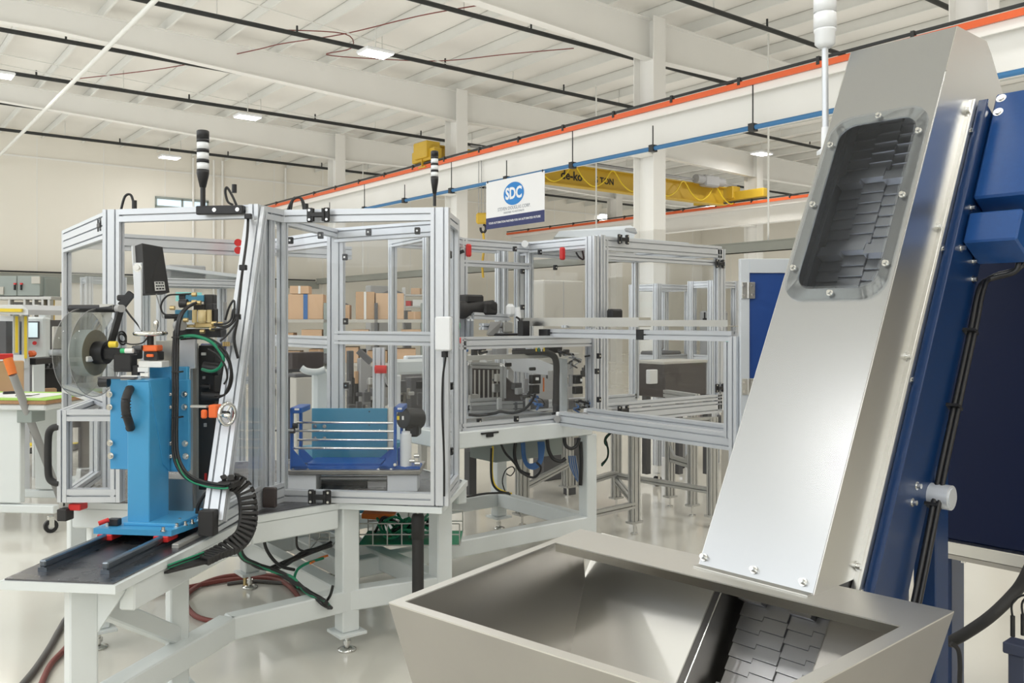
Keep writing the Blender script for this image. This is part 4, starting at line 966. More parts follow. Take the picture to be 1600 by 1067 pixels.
for x, y, w_, h_, m in ((314, 553, .02, .012, 'paper'), (318, 568, .006, .006, 'screw'), (316, 590, .012, .012, 'grey'), (320, 606, .01, .01, 'grey'), (316, 618, .008, .008, 'brass'), (318, 664, .012, .016, 'grey'), (319, 745, .01, .03, 'red')):
    part('fitting', MB().box(K(x, y, 3.73), 0, w_, 0, .01, -h_ / 2, h_ / 2, .001), m, cp)
for x, y in ((334, 574), (322, 604), (334, 618)):
    part('connector', MB().cyl(C(x - 8, y, 3.70), C(x + 6, y, 3.70), .011, n=10), 'black', ap)
part('large_connector', MB().cyl(C(318, 574, 3.69), C(343, 577, 3.69), .026, n=14), 'black', ap)
part('large_connector', MB().cyl(C(316, 619, 3.69), C(345, 619, 3.69), .021, n=14), 'black', ap)
def tor(c, ax, R, r, n=20): 
    x, y = perp(ax); return [c + x * (R * math.cos(2 * math.pi * k / n)) + y * (R * math.sin(2 * math.pi * k / n)) for k in range(n)]
def handwheel(nm_label, c, ax, R, r):
    h = part('handwheel', MB().tube(tor(c, ax, R, r), r, n=8, curve=False, closed=True), 'polished', ap, nm_label)
    x, y = perp(ax)
    for k in range(3): part('spoke', MB().cyl(c - ax * .01, c + x * R * math.cos(2.1 * k) + y * R * math.sin(2.1 * k), .005, n=8), 'polished', h)
    part('hub', MB().cyl(c - ax * .03, c + ax * .006, .012, n=12), 'black', h)
    q = c + x * R * .98; part('crank_knob', MB().lathe(q, ax, [(.0001, 0), (.005, 0), (.005, .015), (.010, .03), (.011, .045), (.006, .055), (.0001, .057)], 10), 'polished', h)
handwheel('chrome handwheel lying flat', C(235, 521, 3.52), UP, .058, .009)
handwheel('chrome handwheel standing upright', C(355, 647, 3.45), unit(V((.9, -.45, 0))), .042, .008)
part('wheel_spindle', MB().cyl(C(235, 522, 3.52), C(235, 543, 3.52), .013, n=12), 'black', ap)
part('orange_clamp', MB().box(K(222, 549, 3.50), 0, .062, 0, .05, 0, .025, .004), 'orange', ap, 'orange clamp block')
part('clamp_base', MB().box(K(224, 563, 3.50), 0, .062, 0, .05, 0, .035, .003), 'black', ap); part('clamp_tongue', MB().box(K(228, 558, 3.49), 0, .03, 0, .01, 0, .012, .003), 'orange', ap)
part('orange_clamp', MB().box(K(325, 653, 3.50), 0, .036, 0, .05, 0, .052, .004), 'orange', ap, 'orange clamp block'); part('clamp_tongue', MB().box(K(313, 654, 3.49), 0, .022, 0, .02, 0, .035, .005), 'orange', ap)
part('spindle_plate', MB().box(K(297, 637, 3.52), 0, .07, 0, .02, 0, .01, .001), 'alu_dim', ap)
part('white_block', MB().box(K(216, 574, 3.5), 0, .10, 0, .06, 0, .025, .002), 'paper', ap); 
lb_ = part('rating_label', MB().box(K(215, 581, 3.49), 0, .045, 0, .01, 0, .018).box(K(219, 588, 3.36), 0, .032, 0, .002, 0, .013), 'paper', ap, 'small printed white label')
part('black_slide', MB().box(K(177, 581, 3.5), 0, .075, 0, .05, 0, .07, .003).box(K(205, 590, 3.5), 0, .03, 0, .05, 0, .05, .002), 'black', ap)
part('white_strip', MB().box(K(188, 594, 3.45), 0, .07, 0, .03, 0, .018, .001), 'paper', ap)
part('dark_arm_bar', MB().box(K(152, 592, 3.44), 0, .155, 0, .03, 0, .008, .001), 'dark_grey', ap)
part('press_roller', MB().cyl(C(156, 597, 3.45), C(170, 597, 3.45), .020, n=16), 'black', ap)
# reel
rc = C(150, 551, 3.60)
for dx, m in ((0, 'reel_clear'), (-.070, 'reel_clear')):
    c = rc + ER * dx; part('reel_disc', MB().lathe(c, ER, [(.02, 0), (.181, 0), (.181, .003), (.02, .003)], 48), m, ap, 'clear smoky reel disc')
    part('disc_edge', MB().tube(tor(c + ER * .0015, ER, .181, .001, 40), .0014, n=5, curve=False, closed=True), 'grey', ap)
part('label_roll', MB().lathe(rc, ER, [(.030, -.062), (.095, -.062), (.095, 0)], 40), 'roll_paper', ap, 'pale roll of labels')
part('roll_face', MB().lathe(rc, ER, [(.095, 0), (.03, .001)], 40), 'roll_side', ap, 'brown wound edge of the roll')
part('core_clip', MB().box(Fr(rc + ER * .004 - EE * .0, ER, EE), -.004, .006, -.075, -.03, -.035, -.012, .008), 'paper', ap)
part('hub', MB().cyl(rc + ER * .0, rc + ER * .05, .047, n=24).cyl(rc + ER * .05, rc + ER * .07, .03, n=20), 'black', ap)
part('hub_arm', MB().box(Fr(rc + ER * .05, ER, EE), 0, .14, -.03, .03, -.025, .02, .004), 'black', ap)
part('yellow_cap', MB().cyl(C(171, 538, 3.5), C(183, 538, 3.5), .013, n=12), 'yellow', ap, 'yellow cap')
part('sensor_body', MB().cyl(C(189, 548, 3.47), C(208, 548, 3.47), .010, n=10), 'green', ap); part('sensor_tip', MB().cyl(C(196, 548, 3.465), C(208, 548, 3.465), .0105, n=10), 'paper', ap)
part('fitting_cluster', MB().box(K(205, 548, 3.5), 0, .02, 0, .03, -.01, .02, .004).cyl(C(212, 543, 3.5), C(222, 543, 3.5), .010, n=10), 'dark_grey', ap)
part('guide_roller', MB().cyl(C(109, 482, 3.62), C(186, 482, 3.60), .016, n=16), 'black', ap)
part('paper_web', MB().prism([C(155, 475, 3.585), C(176, 475, 3.585), C(176, 482, 3.58), C(173, 500, 3.64), C(160, 520, 3.70), C(160, 496, 3.66), C(156, 486, 3.60)], V((0, .002, 0))), 'paper', ap, 'white label web')
part('dancer_arm', MB().bar(C(188, 484, 3.56), C(173, 538, 3.56), .022, .03), 'black', ap)
part('arm_joint', MB().cyl(C(184, 482, 3.58), C(190, 482, 3.54), .016, n=14), 'grey', ap)
part('camera_head', MB().box(K(181, 470, 3.6), 0, .055, 0, .03, 0, .025, .006).bar(C(190, 478, 3.58), C(206, 458, 3.58), .02, .03), 'black', ap)
part('cable', MB().tube([C(194, 480, 3.56), C(205, 495, 3.56), C(216, 508, 3.56), C(222, 520, 3.56)], .004, n=6), 'cable', ap)
part('cable', MB().tube([C(206, 459, 3.58), C(202, 456, 3.58), C(198, 462, 3.58), C(197, 472, 3.58)], .003, n=6), 'cable', ap)
for dy in (0, 4): part('cable_coil', MB().tube(tor(C(191, 526 + dy, 3.56), unit(V((1, -.3, .2))), .022, .004, 16), .004, n=6, curve=False, closed=True), 'cable', ap)
part('cable', MB().tube([C(192, 534, 3.5), C(205, 538, 3.5), C(222, 536, 3.5), C(230, 528, 3.5)], .003, n=6), 'cable', ap)
# display box on its flat arm
part('display_arm', MB().box(K(209, 525, 3.56), 0, .033, 0, .012, .0, .30, .002), 'aluminium', ap, 'flat aluminium arm')
screw(C(215, 418, 3.56), -EE, .014, .006, ap, name='bolt')
tl, tr_, br, bl = C(222, 380, 3.62), C(254, 386, 3.78), C(265, 457, 3.78), C(227, 459, 3.62)
bk = V((-.045, .035, -.008))
part('display_box', MB().prism([tl, tr_, br, bl], bk), 'black_soft', ap, 'black display housing')
bil = lambda u, v: (tl * (1 - u) + tr_ * u) * (1 - v) + (bl * (1 - u) + br * u) * v
nrm_ = unit((tr_ - tl).cross(bl - tl)); nrm_ = nrm_ if nrm_.y < 0 else -nrm_
part('mount_plate', MB().prism([tl + bk, tl + bk * 1.15, bl + bk * 1.15, bl + bk], V((-.008, -.006, 0))), 'aluminium', ap)
dl = part('display_label', MB().prism([bil(.40, .76), bil(.82, .76), bil(.82, .95), bil(.40, .95)], nrm_ * .002), 'paper', ap, 'printed rating plate')
for vv, n in ((.79, 3), (.85, 4), (.91, 3)):
    for k in range(n):
        u0 = .44 + k * .36 / n; part('print_mark', MB().prism([bil(u0, vv - .016), bil(u0 + .26 / n, vv - .016), bil(u0 + .26 / n, vv + .016), bil(u0, vv + .016)], nrm_ * .003), 'black', dl)
part('display_strut', MB().cyl(C(244, 459, 3.70), C(255, 497, 3.70), .0025, n=6), 'grey', ap)
# air preparation unit
fr = lambda x, y, d=3.66: K(x, y, d)
au = part('air_unit_base', MB().box(fr(277, 527), 0, .19, 0, .06, 0, .035, .003).box(fr(256, 498), 0, .07, 0, .04, 0, .02, .003).box(fr(271, 520), 0, .03, 0, .04, 0, .06, .003), 'black', ap)
def ab(x0, x1, y0, y1, m, nm, dd=0, b=.003, dep=.05):
    d = 3.65 + dd; q = Fr(V((0, d, 0)), V((1, 0, 0)), V((0, 1, 0)))
    return part(nm, MB().box(q, (x0 - 800) / F * d, (x1 - 800) / F * d, 0, dep, zy(y1, d), zy(y0, d), b), m, ap)
ab(289, 318, 461, 471, 'blue_teal', 'valve_body', .0); ab(273, 294, 484, 500, 'blue_teal', 'valve_body', .02)
ab(279, 290, 459, 468, 'black', 'solenoid'); ab(318, 333, 460, 482, 'black_soft', 'solenoid', .01); ab(302, 320, 475, 486, 'black_soft', 'solenoid', -.01); ab(325, 335, 482, 506, 'black_soft', 'regulator_block')
ab(303, 333, 503, 513, 'brass', 'manifold', -.02, .006); ab(287, 303, 507, 512, 'brass', 'manifold', -.02, .004); ab(320, 333, 474, 486, 'black', 'regulator_block', -.01)
part('bowl', MB().lathe(C(316, 505, 3.62), UP, [(.0001, 0), (.014, .0), (.018, .012), (.018, .055), (.0001, .056)], 16), 'amber', ap, 'amber filter bowl')
for x in (304, 327): part('bowl', MB().cyl(C(x, 504, 3.62), C(x, 484, 3.62), .010, n=12), 'amber', ap, 'amber filter bowl')
part('gauge', MB().cyl(C(281, 474, 3.62), C(293, 474, 3.62), .018, n=16), 'black', ap); part('gauge', MB().cyl(C(285, 508, 3.6), C(277, 509, 3.62), .022, n=16), 'grey', ap)
for x, y in ((296, 475), (303, 472), (310, 473), (269, 481), (303, 460), (334, 505), (331, 514), (316, 518), (290, 500), (344, 506)):
    part('fitting', MB().cyl(C(x - 3, y, 3.61), C(x + 4, y, 3.61), .009, n=8), 'brass', ap)
part('cable', MB().tube([C(300, 459, 3.64), C(280, 460, 3.64), C(262, 462, 3.64), C(252, 475, 3.64), C(254, 488, 3.64), C(266, 494, 3.64), C(282, 494, 3.64)], .004, n=6), 'cable', ap)
# cables on the column
vb = [C(304, 474, 3.58), C(290, 482, 3.56), C(281, 494, 3.54), C(276, 515, 3.53), C(274, 560, 3.52), C(274, 620, 3.50), C(273, 680, 3.49), C(275, 712, 3.48), C(285, 735, 3.47), C(300, 748, 3.47), (C(322, 755, 3.47)), C(345, 758, 3.46), C(356, 757, 3.46)]
for i, (dx, dz, r_, m) in enumerate(((0, 0, .007, 'cable'), (.011, .004, .006, 'cable'), (-.009, -.006, .006, 'cable'), (.004, -.012, .004, 'cable_green'))):
    part('cable', MB().tube([p + V((dx, -.006 * (i % 2), dz)) for p in (vb if i < 2 else vb[3:] if i == 2 else vb[7:])], r_, n=8), m, ap)
for y in (527, 581, 652): part('cable_tie', MB().box(K(270, y, 3.49), -.004, .03, -.004, .03, -.003, .003), 'cable', ap)
part('cable', MB().tube([C(276, 530, 3.55), C(285, 526, 3.55), C(305, 525, 3.56), C(328, 533, 3.57), C(343, 548, 3.58), C(349, 562, 3.58), C(342, 575, 3.6), C(330, 580, 3.62), C(316, 577, 3.66)], .007, n=8), 'cable_green', ap, 'green cable')
for pts in ([(280, 528), (300, 524), (325, 528), (345, 540), (358, 560), (363, 590), (356, 612), (340, 622)], [(282, 530), (320, 530), (348, 550), (360, 575), (358, 600), (350, 618)], [(325, 545), (340, 555), (352, 572), (355, 590), (350, 600)], [(335, 618), (346, 618), (352, 616)],
            [(334, 506), (350, 506), (360, 500), (364, 485), (368, 482)], [(330, 514), (350, 513), (362, 506), (370, 495)], [(334, 508), (352, 510), (364, 500), (366, 470), (358, 480), (352, 500)], [(344, 533), (356, 522), (368, 505), (371, 495)]):
    part('cable', MB().tube([C(x, y, 3.57 + .004 * i) for i, (x, y) in enumerate(pts)], .0045, n=6), 'cable', ap)
part('loom_bracket', MB().box(K(349, 505, 3.72), 0, .006, 0, .02, 0, .09).box(K(347, 540, 3.66), 0, .035, 0, .03, 0, .012), 'grey', ap)
for k in range(4): part('fitting', MB().cyl(C(349 + 3 * k, 541, 3.62), C(349 + 3 * k, 534, 3.62), .004, n=6), 'brass', ap)

# energy chain: articulated links
ch = thing('cable_chain', 'black articulated cable carrier chain curling below the applicator', 'cable chain', C(330, 890, 3.42))
path = [C(x, y, d) for x, y, d in ((347, 757, 3.50), (362, 753, 3.52), (374, 757, 3.54), (383, 768, 3.55), (387, 785, 3.54), (388, 805, 3.52), (386, 823, 3.49), (378, 840, 3.45), (364, 852, 3.41), (346, 861, 3.36), (328, 869, 3.30), (313, 876, 3.25))]
def resample(P, step, sub=12):
    m = len(P); Q = []
    for i in range(m - 1):
        a, b, c, d = P[max(i - 1, 0)], P[i], P[i + 1], P[min(i + 2, m - 1)]
        for k in range(sub):
            t = k / sub; Q.append(0.5 * ((2 * b) + (c - a) * t + (2 * a - 5 * b + 4 * c - d) * t * t + (3 * b - a - 3 * c + d) * t ** 3))
    Q.append(P[-1]); out = [Q[0]]; acc = 0
    for a, b in zip(Q, Q[1:]):
        acc += (b - a).length
        if acc >= step: out.append(b); acc = 0
    return out
LKS = resample(path, .020)
sdv = unit(V((.80, .60, 0)))
for a, b in zip(LKS, LKS[1:]):
    t = unit(b - a); sd = unit(sdv - t * sdv.dot(t)); nq = unit(t.cross(sd)); fr_ = Fr((a + b) / 2, sd, nq, t)
    mb = MB()
    for sx in (-1, 1): mb.box(fr_, sx * .032 - .004, sx * .032 + .004, -.014, .014, -.0115, .0115, .003)
    for sy in (-1, 1): mb.box(fr_, -.034, .034, sy * .011 - .003, sy * .011 + .003, -.0055, .0055)
    part('chain_link', mb, 'black_soft', ch)
part('chain_tray', MB().prism([C(247, 893, 3.16), C(262, 883, 3.20), C(318, 868, 3.30), C(330, 876, 3.26), C(262, 893, 3.14)], V((0, 0, -.008))), 'black_soft', ch)
for i, (dz, m) in enumerate(((.006, 'cable'), (.012, 'cable'), (.017, 'cable_green'), (.010, 'cable_green'))):
    part('cable', MB().tube([C(x, y + i, d) + UP * dz for x, y, d in ((262, 889, 3.15), (280, 882, 3.18), (300, 875, 3.23), (318, 868, 3.28))], .004, n=6), m, ch)
part('chain_end', MB().box(K(345, 757, 3.48), -.01, .06, -.01, .05, -.012, .012, .003), 'black_soft', ch)
part('cable', MB().tube([C(332, 762, 3.52), C(318, 775, 3.52), C(310, 790, 3.52), (C(308, 802, 3.52))], .008, n=6), 'cable', ch)

# ================================================================== BLUE PRODUCT CRADLE IN THE FRONT BAY
pc = thing('product_cradle', 'royal blue cradle with four steel guide rods behind the front pane', 'machine part', C(550, 770, 4.5))
def pb(nm, x0, x1, y0, y1, d, dep, m, b=.003, par=None, label=None):
    q = Fr(V((0, d, 0)), V((1, 0, 0)), V((0, 1, 0)))
    return part(nm, MB().box(q, (x0 - 800) / F * d, (x1 - 800) / F * d, 0, dep, zy(y1, d), zy(y0, d), b), m, par if par is not None else pc, label)
pb('base_plate', 448, 656, 735, 742, 4.38, .30, 'stainless_dull'); pb('white_block', 449, 494, 742, 786, 4.40, .12, 'lamp_white', label='white block'); pb('white_block', 605, 652, 742, 786, 4.40, .12, 'lamp_white', label='white block')
pb('front_channel', 455, 625, 728, 736, 4.42, .01, 'royal', .001); pb('floor_channel', 480, 595, 724, 736, 4.46, .20, 'royal', .001)
for xs in ((455, 455, 485, 458), (620, 620, 588, 618)):
    part('gusset', MB().prism([C(xs[0], 735, 4.42), C(xs[1], 702, 4.42), C(xs[3], 702, 4.42), C(xs[2], 735, 4.42)], V((0, .006, 0))), 'royal', pc)
    part('gusset', MB().prism([C(xs[0] + (12 if xs[0] < 500 else -3), 728, 4.62), C(xs[1] + (12 if xs[0] < 500 else -3), 695, 4.62), C(xs[2] + (16 if xs[0] < 500 else -8), 728, 4.62)], V((0, .006, 0))), 'royal', pc)
for x0, x1 in ((453, 457), (467, 471)): pb('end_post', x0, x1, 637, 735 if x0 < 460 else 700, 4.42 if x0 < 460 else 4.6, .03, 'royal')
pb('end_bridge', 453, 471, 637, 646, 4.42, .2, 'royal'); pb('end_label', 460, 467, 638, 641, 4.415, .01, 'paper', 0)
for x0, x1 in ((615, 619), (625, 629)): pb('end_post', x0, x1, 636, 735 if x0 < 620 else 728, 4.42 if x0 < 620 else 4.6, .03, 'royal')
pb('end_bridge', 615, 629, 636, 644, 4.42, .2, 'royal'); pb('end_label', 621, 628, 637, 640, 4.415, .01, 'paper', 0)
for x0, x1, y, d in ((464, 614, 660, 4.60), (458, 616, 673, 4.45), (465, 614, 687, 4.60), (459, 616, 700, 4.45)):
    part('guide_rod', MB().cyl(C(x0, y, d), C(x1, y + .8, d), .0065, n=10), 'polished', pc, 'polished steel rod')
pb('long_rod', 422, 458, 671, 674, 4.3, .01, 'polished', .001)
pb('back_plate', 487, 605, 638, 726, 4.72, .012, 'blue_teal', .002, label='blue back plate'); pb('mirror_edge', 605, 614, 637, 735, 4.74, .02, 'stainless', .002)
for x, y in ((492, 666), (507, 666), (492, 685), (507, 685)): screw(C(x, y, 4.72), (0, -1, 0), .008, .006, pc)
for x, y in ((577, 643), (577, 664)): part('hole', MB().cyl(C(x, y, 4.72), C(x, y, 4.718), .004, n=8), 'black', pc)
part('motor', MB().cyl(C(630, 653, 4.58), C(655, 654, 4.66), .055, n=18).box(Fr(C(632, 674, 4.6), ER, EE), 0, .075, 0, .08, -.03, .10, .012), 'black', pc, 'black motor')
for x, y, m in ((462, 665, 'black'), (458, 673, 'brown_dark'), (448, 673, 'black')): part('knob', MB().cyl(C(x - 4, y, 4.4), C(x + 3, y, 4.4), .014, n=10), m, pc)
part('white_cylinder', MB().cyl(C(634, 730, 4.45), C(634, 678, 4.45), .029, n=22).cyl(C(634, 678, 4.45), C(634, 674, 4.45), .022, n=18), 'lamp_white', pc, 'white cylinder')
pb('cylinder_bracket', 620, 656, 729, 736, 4.42, .12, 'royal'); pb('blue_side', 621, 627, 700, 735, 4.47, .06, 'royal')
for x, y in ((644, 720), (651, 712), (652, 724)): part('fitting', MB().cyl(C(x - 4, y, 4.42), C(x + 4, y, 4.42), .011, n=10), 'screw', pc)
pb('warning_label', 620, 624, 650, 656, 4.39, .002, 'yellow', 0); pb('warning_label', 628, 631, 650, 656, 4.39, .002, 'paper', 0)
pb('dark_insert', 497, 574, 751, 770, 4.55, .1, 'black', label='dark insert'); pb('steel_insert', 574, 605, 751, 770, 4.5, .1, 'stainless_dull')
pb('inner_rail', 500, 605, 745, 750, 4.46, .03, 'stainless')
for x, y in ((458, 735), (481, 735), (591, 735), (611, 735), (617, 727), (629, 737)): screw(C(x, y - 1, 4.42), (0, -1, 0), .006, .004, pc)
# black gas strut under the front table
p = G(653, 990, 0)
gs = thing('support_strut', 'black cylindrical strut standing under the front table corner', 'strut', V((at(653, 4.15, 0))))
part('lower_tube', MB().cyl(at(653, 4.15, .0), at(653, 4.15, .56), .028, n=18), 'black_soft', gs); part('upper_tube', MB().lathe(at(653, 4.15, 0), UP, [(.0001, .56), (.031, .56), (.031, .66), (.026, .675), (.0001, .68)], 18), 'black_soft', gs); part('rod', MB().cyl(at(653, 4.15, .67), at(653, 4.15, .70), .008, n=8), 'screw', gs)
# wire baskets with green cables under the front table
def basket(nm, x0, x1, y0, y1, d, dep):
    r = thing('wire_tray', nm, 'tray', C((x0 + x1) / 2, y1, d)); mb = MB()
    L0, L1 = (x0 - 800) / F * d, (x1 - 800) / F * d; z0, z1 = zy(y1, d), zy(y0, d)
    n = int((x1 - x0) / 22)
    for dd in (0, dep):
        for k in range(3): part('wire', MB().cyl(V((L0, d + dd, z0 + (z1 - z0) * k / 2)), V((L1, d + dd, z0 + (z1 - z0) * k / 2)), .004, n=6), 'alu_dim', r)
    for k in range(n + 1):
        x = L0 + (L1 - L0) * k / n; 
        for dd in (0, dep): part('wire', MB().cyl(V((x, d + dd, z0)), V((x, d + dd, z1)), .004, n=6), 'alu_dim', r)
        part('wire', MB().cyl(V((x, d, z0)), V((x, d + dep, z0)), .004, n=6), 'alu_dim', r)
    return r, L0, L1, z0, z1
r, L0, L1, z0, z1 = basket('wire cable tray full of green leads under the front table', 560, 718, 818, 852, 4.75, .32)
for k in range(16):
    random.seed(k); a = L0 + .03 + (L1 - L0 - .32) * random.random(); P = [V((a + .06 * j + random.uniform(-.02, .02), 4.8 + random.random() * .22, z0 + .02 + random.random() * .11)) for j in range(5)]
    part('lead', MB().tube(P, .008, n=6), 'cable_green' if k % 4 else 'cable', r)
part('tray_floor', MB().box(Fr(V((L0, 4.75, z0)), V((1, 0, 0)), V((0, 1, 0))), 0, L1 - L0, .01, .31, -.002, .004), 'cable_green', r)
solo('orange_sling', MB().prism([C(565, 803, 4.9), C(618, 803, 4.9), C(612, 809, 4.9), C(590, 812, 4.9), C(565, 810, 4.9)], V((0, .3, 0))), 'cable_orange', 'orange rubber mat edge hanging below the front table top', 'mat')
r, L0, L1, z0, z1 = basket('small wire tray with black cables left of the front leg', 484, 515, 832, 858, 4.7, .25)
# bundle of cables under the front table
cb = thing('cable_bundle', 'tangled bundle of black cables hanging under the front table and reaching the floor', 'cables', C(450, 900, 4.3))
def tb(pts, r_, m='cable', root=None): return part('cable', MB().tube([C(*p) for p in pts], r_, n=7), m, root if root is not None else cb)
for k in range(6):
    random.seed(50 + k); j = lambda s=3: random.uniform(-s, s)
    tb([(372 + j(), 852 + j(), 3.9), (380 + j(), 870 + j(), 3.95), (400 + j(), 882 + j(), 4.05), (430 + j(), 893 + j(), 4.1), (455 + j(), 905 + j(), 4.1), (480 + j(), 922 + j(), 4.1), (505 + j(), 940 + j(), 4.05), (515 + j(), 950, 4.1)], .008, 'cable' if k != 3 else 'cable_green')
    tb([(425 + j(), 890 + j(), 4.2), (450 + j(), 878 + j(), 4.3), (475 + j(), 865 + j(), 4.4), (495 + j(), 858 + j(), 4.5), (515 + j(), 850 + j(), 4.6)], .009, 'cable')
tb([(412, 838, 4.1), (415, 855, 4.1), (425, 872, 4.1), (440, 885, 4.15), (460, 890, 4.2)], .008); tb([(464, 832, 4.3), (463, 845, 4.3), (466, 857, 4.3), (478, 862, 4.3), (490, 860, 4.35)], .006)
tb([(505, 872, 4.4), (480, 880, 4.3), (465, 890, 4.25), (460, 905, 4.2), (466, 918, 4.2)], .007, 'cable_green'); tb([(485, 880, 4.3), (500, 872, 4.4), (512, 868, 4.45)], .006, 'cable_orange')
tb([(520, 915, 4.1), (516, 930, 4.1), (508, 942, 4.1)], .007); 
# hoses on the floor
def fl(pts, r_): return [V((G(x, y, r_).x, G(x, y, r_).y, r_ + (z if z else 0))) for x, y, *q in pts for z in [q[0] if q else 0]]
solo('air_hose', MB().tube(fl([(60, 1080), (78, 1040), (105, 1010), (140, 968), (165, 945), (200, 930), (250, 925), (300, 916), (350, 907), (400, 903), (440, 908), (465, 930), (470, 950), (440, 965), (400, 970), (350, 972), (305, 962), (290, 935), (310, 915), (350, 901), (400, 898), (450, 902), (500, 912)], .017), .014, n=8), 'hose_red', 'dark red air hose coiled on the floor under the machine table', 'hose')
solo('air_hose', MB().tube(fl([(30, 1075), (55, 1045), (78, 1010), (92, 985), (110, 960), (150, 940)], .016), .015, n=8), 'hose_grey', 'dark grey hose on the floor beside the front left leg', 'hose')
solo('air_hose', MB().tube(fl([(355, 912), (390, 908), (430, 910), (460, 915), (510, 935)], .012), .011, n=8), 'hose_grey', 'black hose lying inside the red hose coil', 'hose')
solo('hose_coupling', MB().cyl(C(380, 899, 5.2) * 1, C(380, 906, 5.2), .02, n=8) if False else MB().cyl(V((G(383, 908, .03).x, G(383, 908, .03).y, .0)), V((G(383, 908, .03).x, G(383, 908, .03).y, .07)), .012, n=8), 'brass', 'small brass coupling standing by the red hose', 'fitting')
# cables under table two
c5 = thing('cable_loops', 'loops of blue and black cables hanging under the middle machine table', 'cables', C(850, 700, 6.0))
for k in range(5): tb([(815 + k, 692, 5.9 + .02 * k), (817 + k, 715, 5.9), (824 + k * .5, 729 - k, 5.9), (836, 732 - 2 * k, 5.9), (846 - k, 722 - k, 5.9), (850 - k * 2, 700, 5.9), (849 - 2 * k, 690, 5.9)], .007, 'cable_blue', c5)
tb([(782, 692, 5.7), (790, 708, 5.7), (803, 722, 5.7), (815, 738, 5.7), (832, 746, 5.7), (842, 740, 5.7), (845, 730, 5.7), (838, 722, 5.7)], .008, 'cable', c5)
tb([(806, 688, 5.8), (804, 712, 5.8), (812, 735, 5.8), (828, 742, 5.8)], .012, 'cable', c5)
tb([(855, 685, 5.7), (857, 702, 5.7), (864, 716, 5.7), (876, 721, 5.7), (884, 716, 5.7)], .013, 'cable', c5)
tb([(882, 684, 5.7), (884, 696, 5.7), (893, 701, 5.7), (902, 695, 5.7), (905, 684, 5.7)], .012, 'cable', c5)
for k in range(8): tb([(889 + k * 1.5, 712, 5.95), (891 + k * 1.6, 728 + k % 3, 5.95), (897 + k, 742 + (k % 3) * 2, 5.95), (903, 752, 5.95)], .0045, ('cable_blue', 'cable_grey')[k % 2], c5)
tb([(907, 690, 5.85), (908, 720, 5.85), (907, 758, 5.85)], .014, 'cable', c5)
tb([(770, 697, 5.6), (769, 740, 5.6), (775, 760, 5.6), (790, 769, 5.6), (800, 771, 5.6)], .006, 'cable_yellow', c5); tb([(768, 700, 5.6), (768, 745, 5.6), (776, 764, 5.6), (798, 772, 5.6)], .009, 'cable', c5)
tb([(790, 770, 5.8), (785, 752, 5.8), (790, 735, 5.8), (800, 729, 5.8), (804, 735, 5.8), (798, 743, 5.8), (791, 740, 5.8)], .004, 'cable', c5)
tb([(704, 778, 5.2), (730, 776, 5.3), (760, 771, 5.4), (795, 770, 5.5)], .007, 'cable', c5)
c6 = thing('cable_loops', 'dark cable loop with green leads hanging right of the white frame', 'cables', C(945, 700, 6.3))
for k in range(4): tb([(957, 674, 6.3), (947, 682 + k, 6.3), (945 + k, 692, 6.3), (950, 700 + k, 6.3), (949, 715, 6.3), (940, 728 - k, 6.3)], .007, ('cable', 'cable_green', 'cable', 'cable')[k], c6)
# ================================================================== BACKGROUND MACHINES AND STORES
def bbox_fr(x0, x1, d, r=.6):
    Wm = (x1 - x0) / F * d; w_ = Wm / (.789 + .614 * r); dp = w_ * r
    return Fr(V(((x0 - 800) / F * d + .614 * dp, d, 0)), BX, BY), w_, dp
def bbx(nm, x0, x1, y0, y1, d, m, root, r=.6, b=.006, label=None):
    fr, w_, dp = bbox_fr(x0, x1, d, r); return part(nm, MB().box(fr, 0, w_, 0, dp, zy(y1, d), zy(y0, d), b), m, root, label)
def sbx(nm, x0, x1, y0, y1, d, m, label, cat, r=.6, b=.006, group=None):
    fr, w_, dp = bbox_fr(x0, x1, d, r); return solo(nm, MB().box(fr, 0, w_, 0, dp, zy(y1, d), zy(y0, d), b), m, label, cat, group)
def caster(root, p, R=.05):
    c = part('caster', MB().cyl(p + UP * R - CW * .015, p + UP * R + CW * .015, R, n=18), 'black', root); part('wheel_hub', MB().cyl(p + UP * R - CW * .018, p + UP * R + CW * .018, R * .45, n=12), 'grey', c)
    part('fork', MB().box(Fr(p, CW, CA), -.02, .02, -.02, .02, R * 1.9, R * 2.5, .003).box(Fr(p, CW, CA), -.022, -.018, -.015, .02, R * .8, R * 2).box(Fr(p, CW, CA), .018, .022, -.015, .02, R * .8, R * 2), 'polished', c)
# workbench at the left edge
wb = thing('workbench', 'white workbench on casters with a wooden top and lime mat at the left edge', 'workbench', at(20, 6.6, 0))
fr = Fr(at(72, 6.55, 0), (-1, .08, 0), (-.08, -1, 0)); fr = Fr(at(72, 6.45, 0), V((-1, .1, 0)), V((.1, 1, 0)))
part('wood_top', MB().box(fr, 0, 1.3, 0, .75, zy(632, 6.45), zy(626, 6.45), .004), 'wood', wb, 'wooden worktop')
part('lime_mat', MB().box(fr, .0, 1.2, .0, .7, zy(626, 6.45), zy(625, 6.45)), 'lime', wb, 'lime green mat'); part('apron', MB().box(fr, .02, 1.3, .02, .7, zy(642, 6.45), zy(632, 6.45), .01), 'white_paint', wb)
for y0 in (.08, .6): part('leg', MB().box(fr, .26, .50, y0, y0 + .06, .22, zy(642, 6.45), .006), 'white_paint', wb)
part('grey_socket_box', MB().box(fr, .14, .26, .04, .2, zy(662, 6.45), zy(642, 6.45), .004), 'cabinet_grey', wb)
for y0 in (.06, .6):
    part('foot_rail', MB().box(fr, -.02, 1.3, y0, y0 + .07, .15, .21, .006), 'white_paint', wb); caster(wb, fr.p(.03, y0 + .04)); caster(wb, fr.p(1.2, y0 + .04))
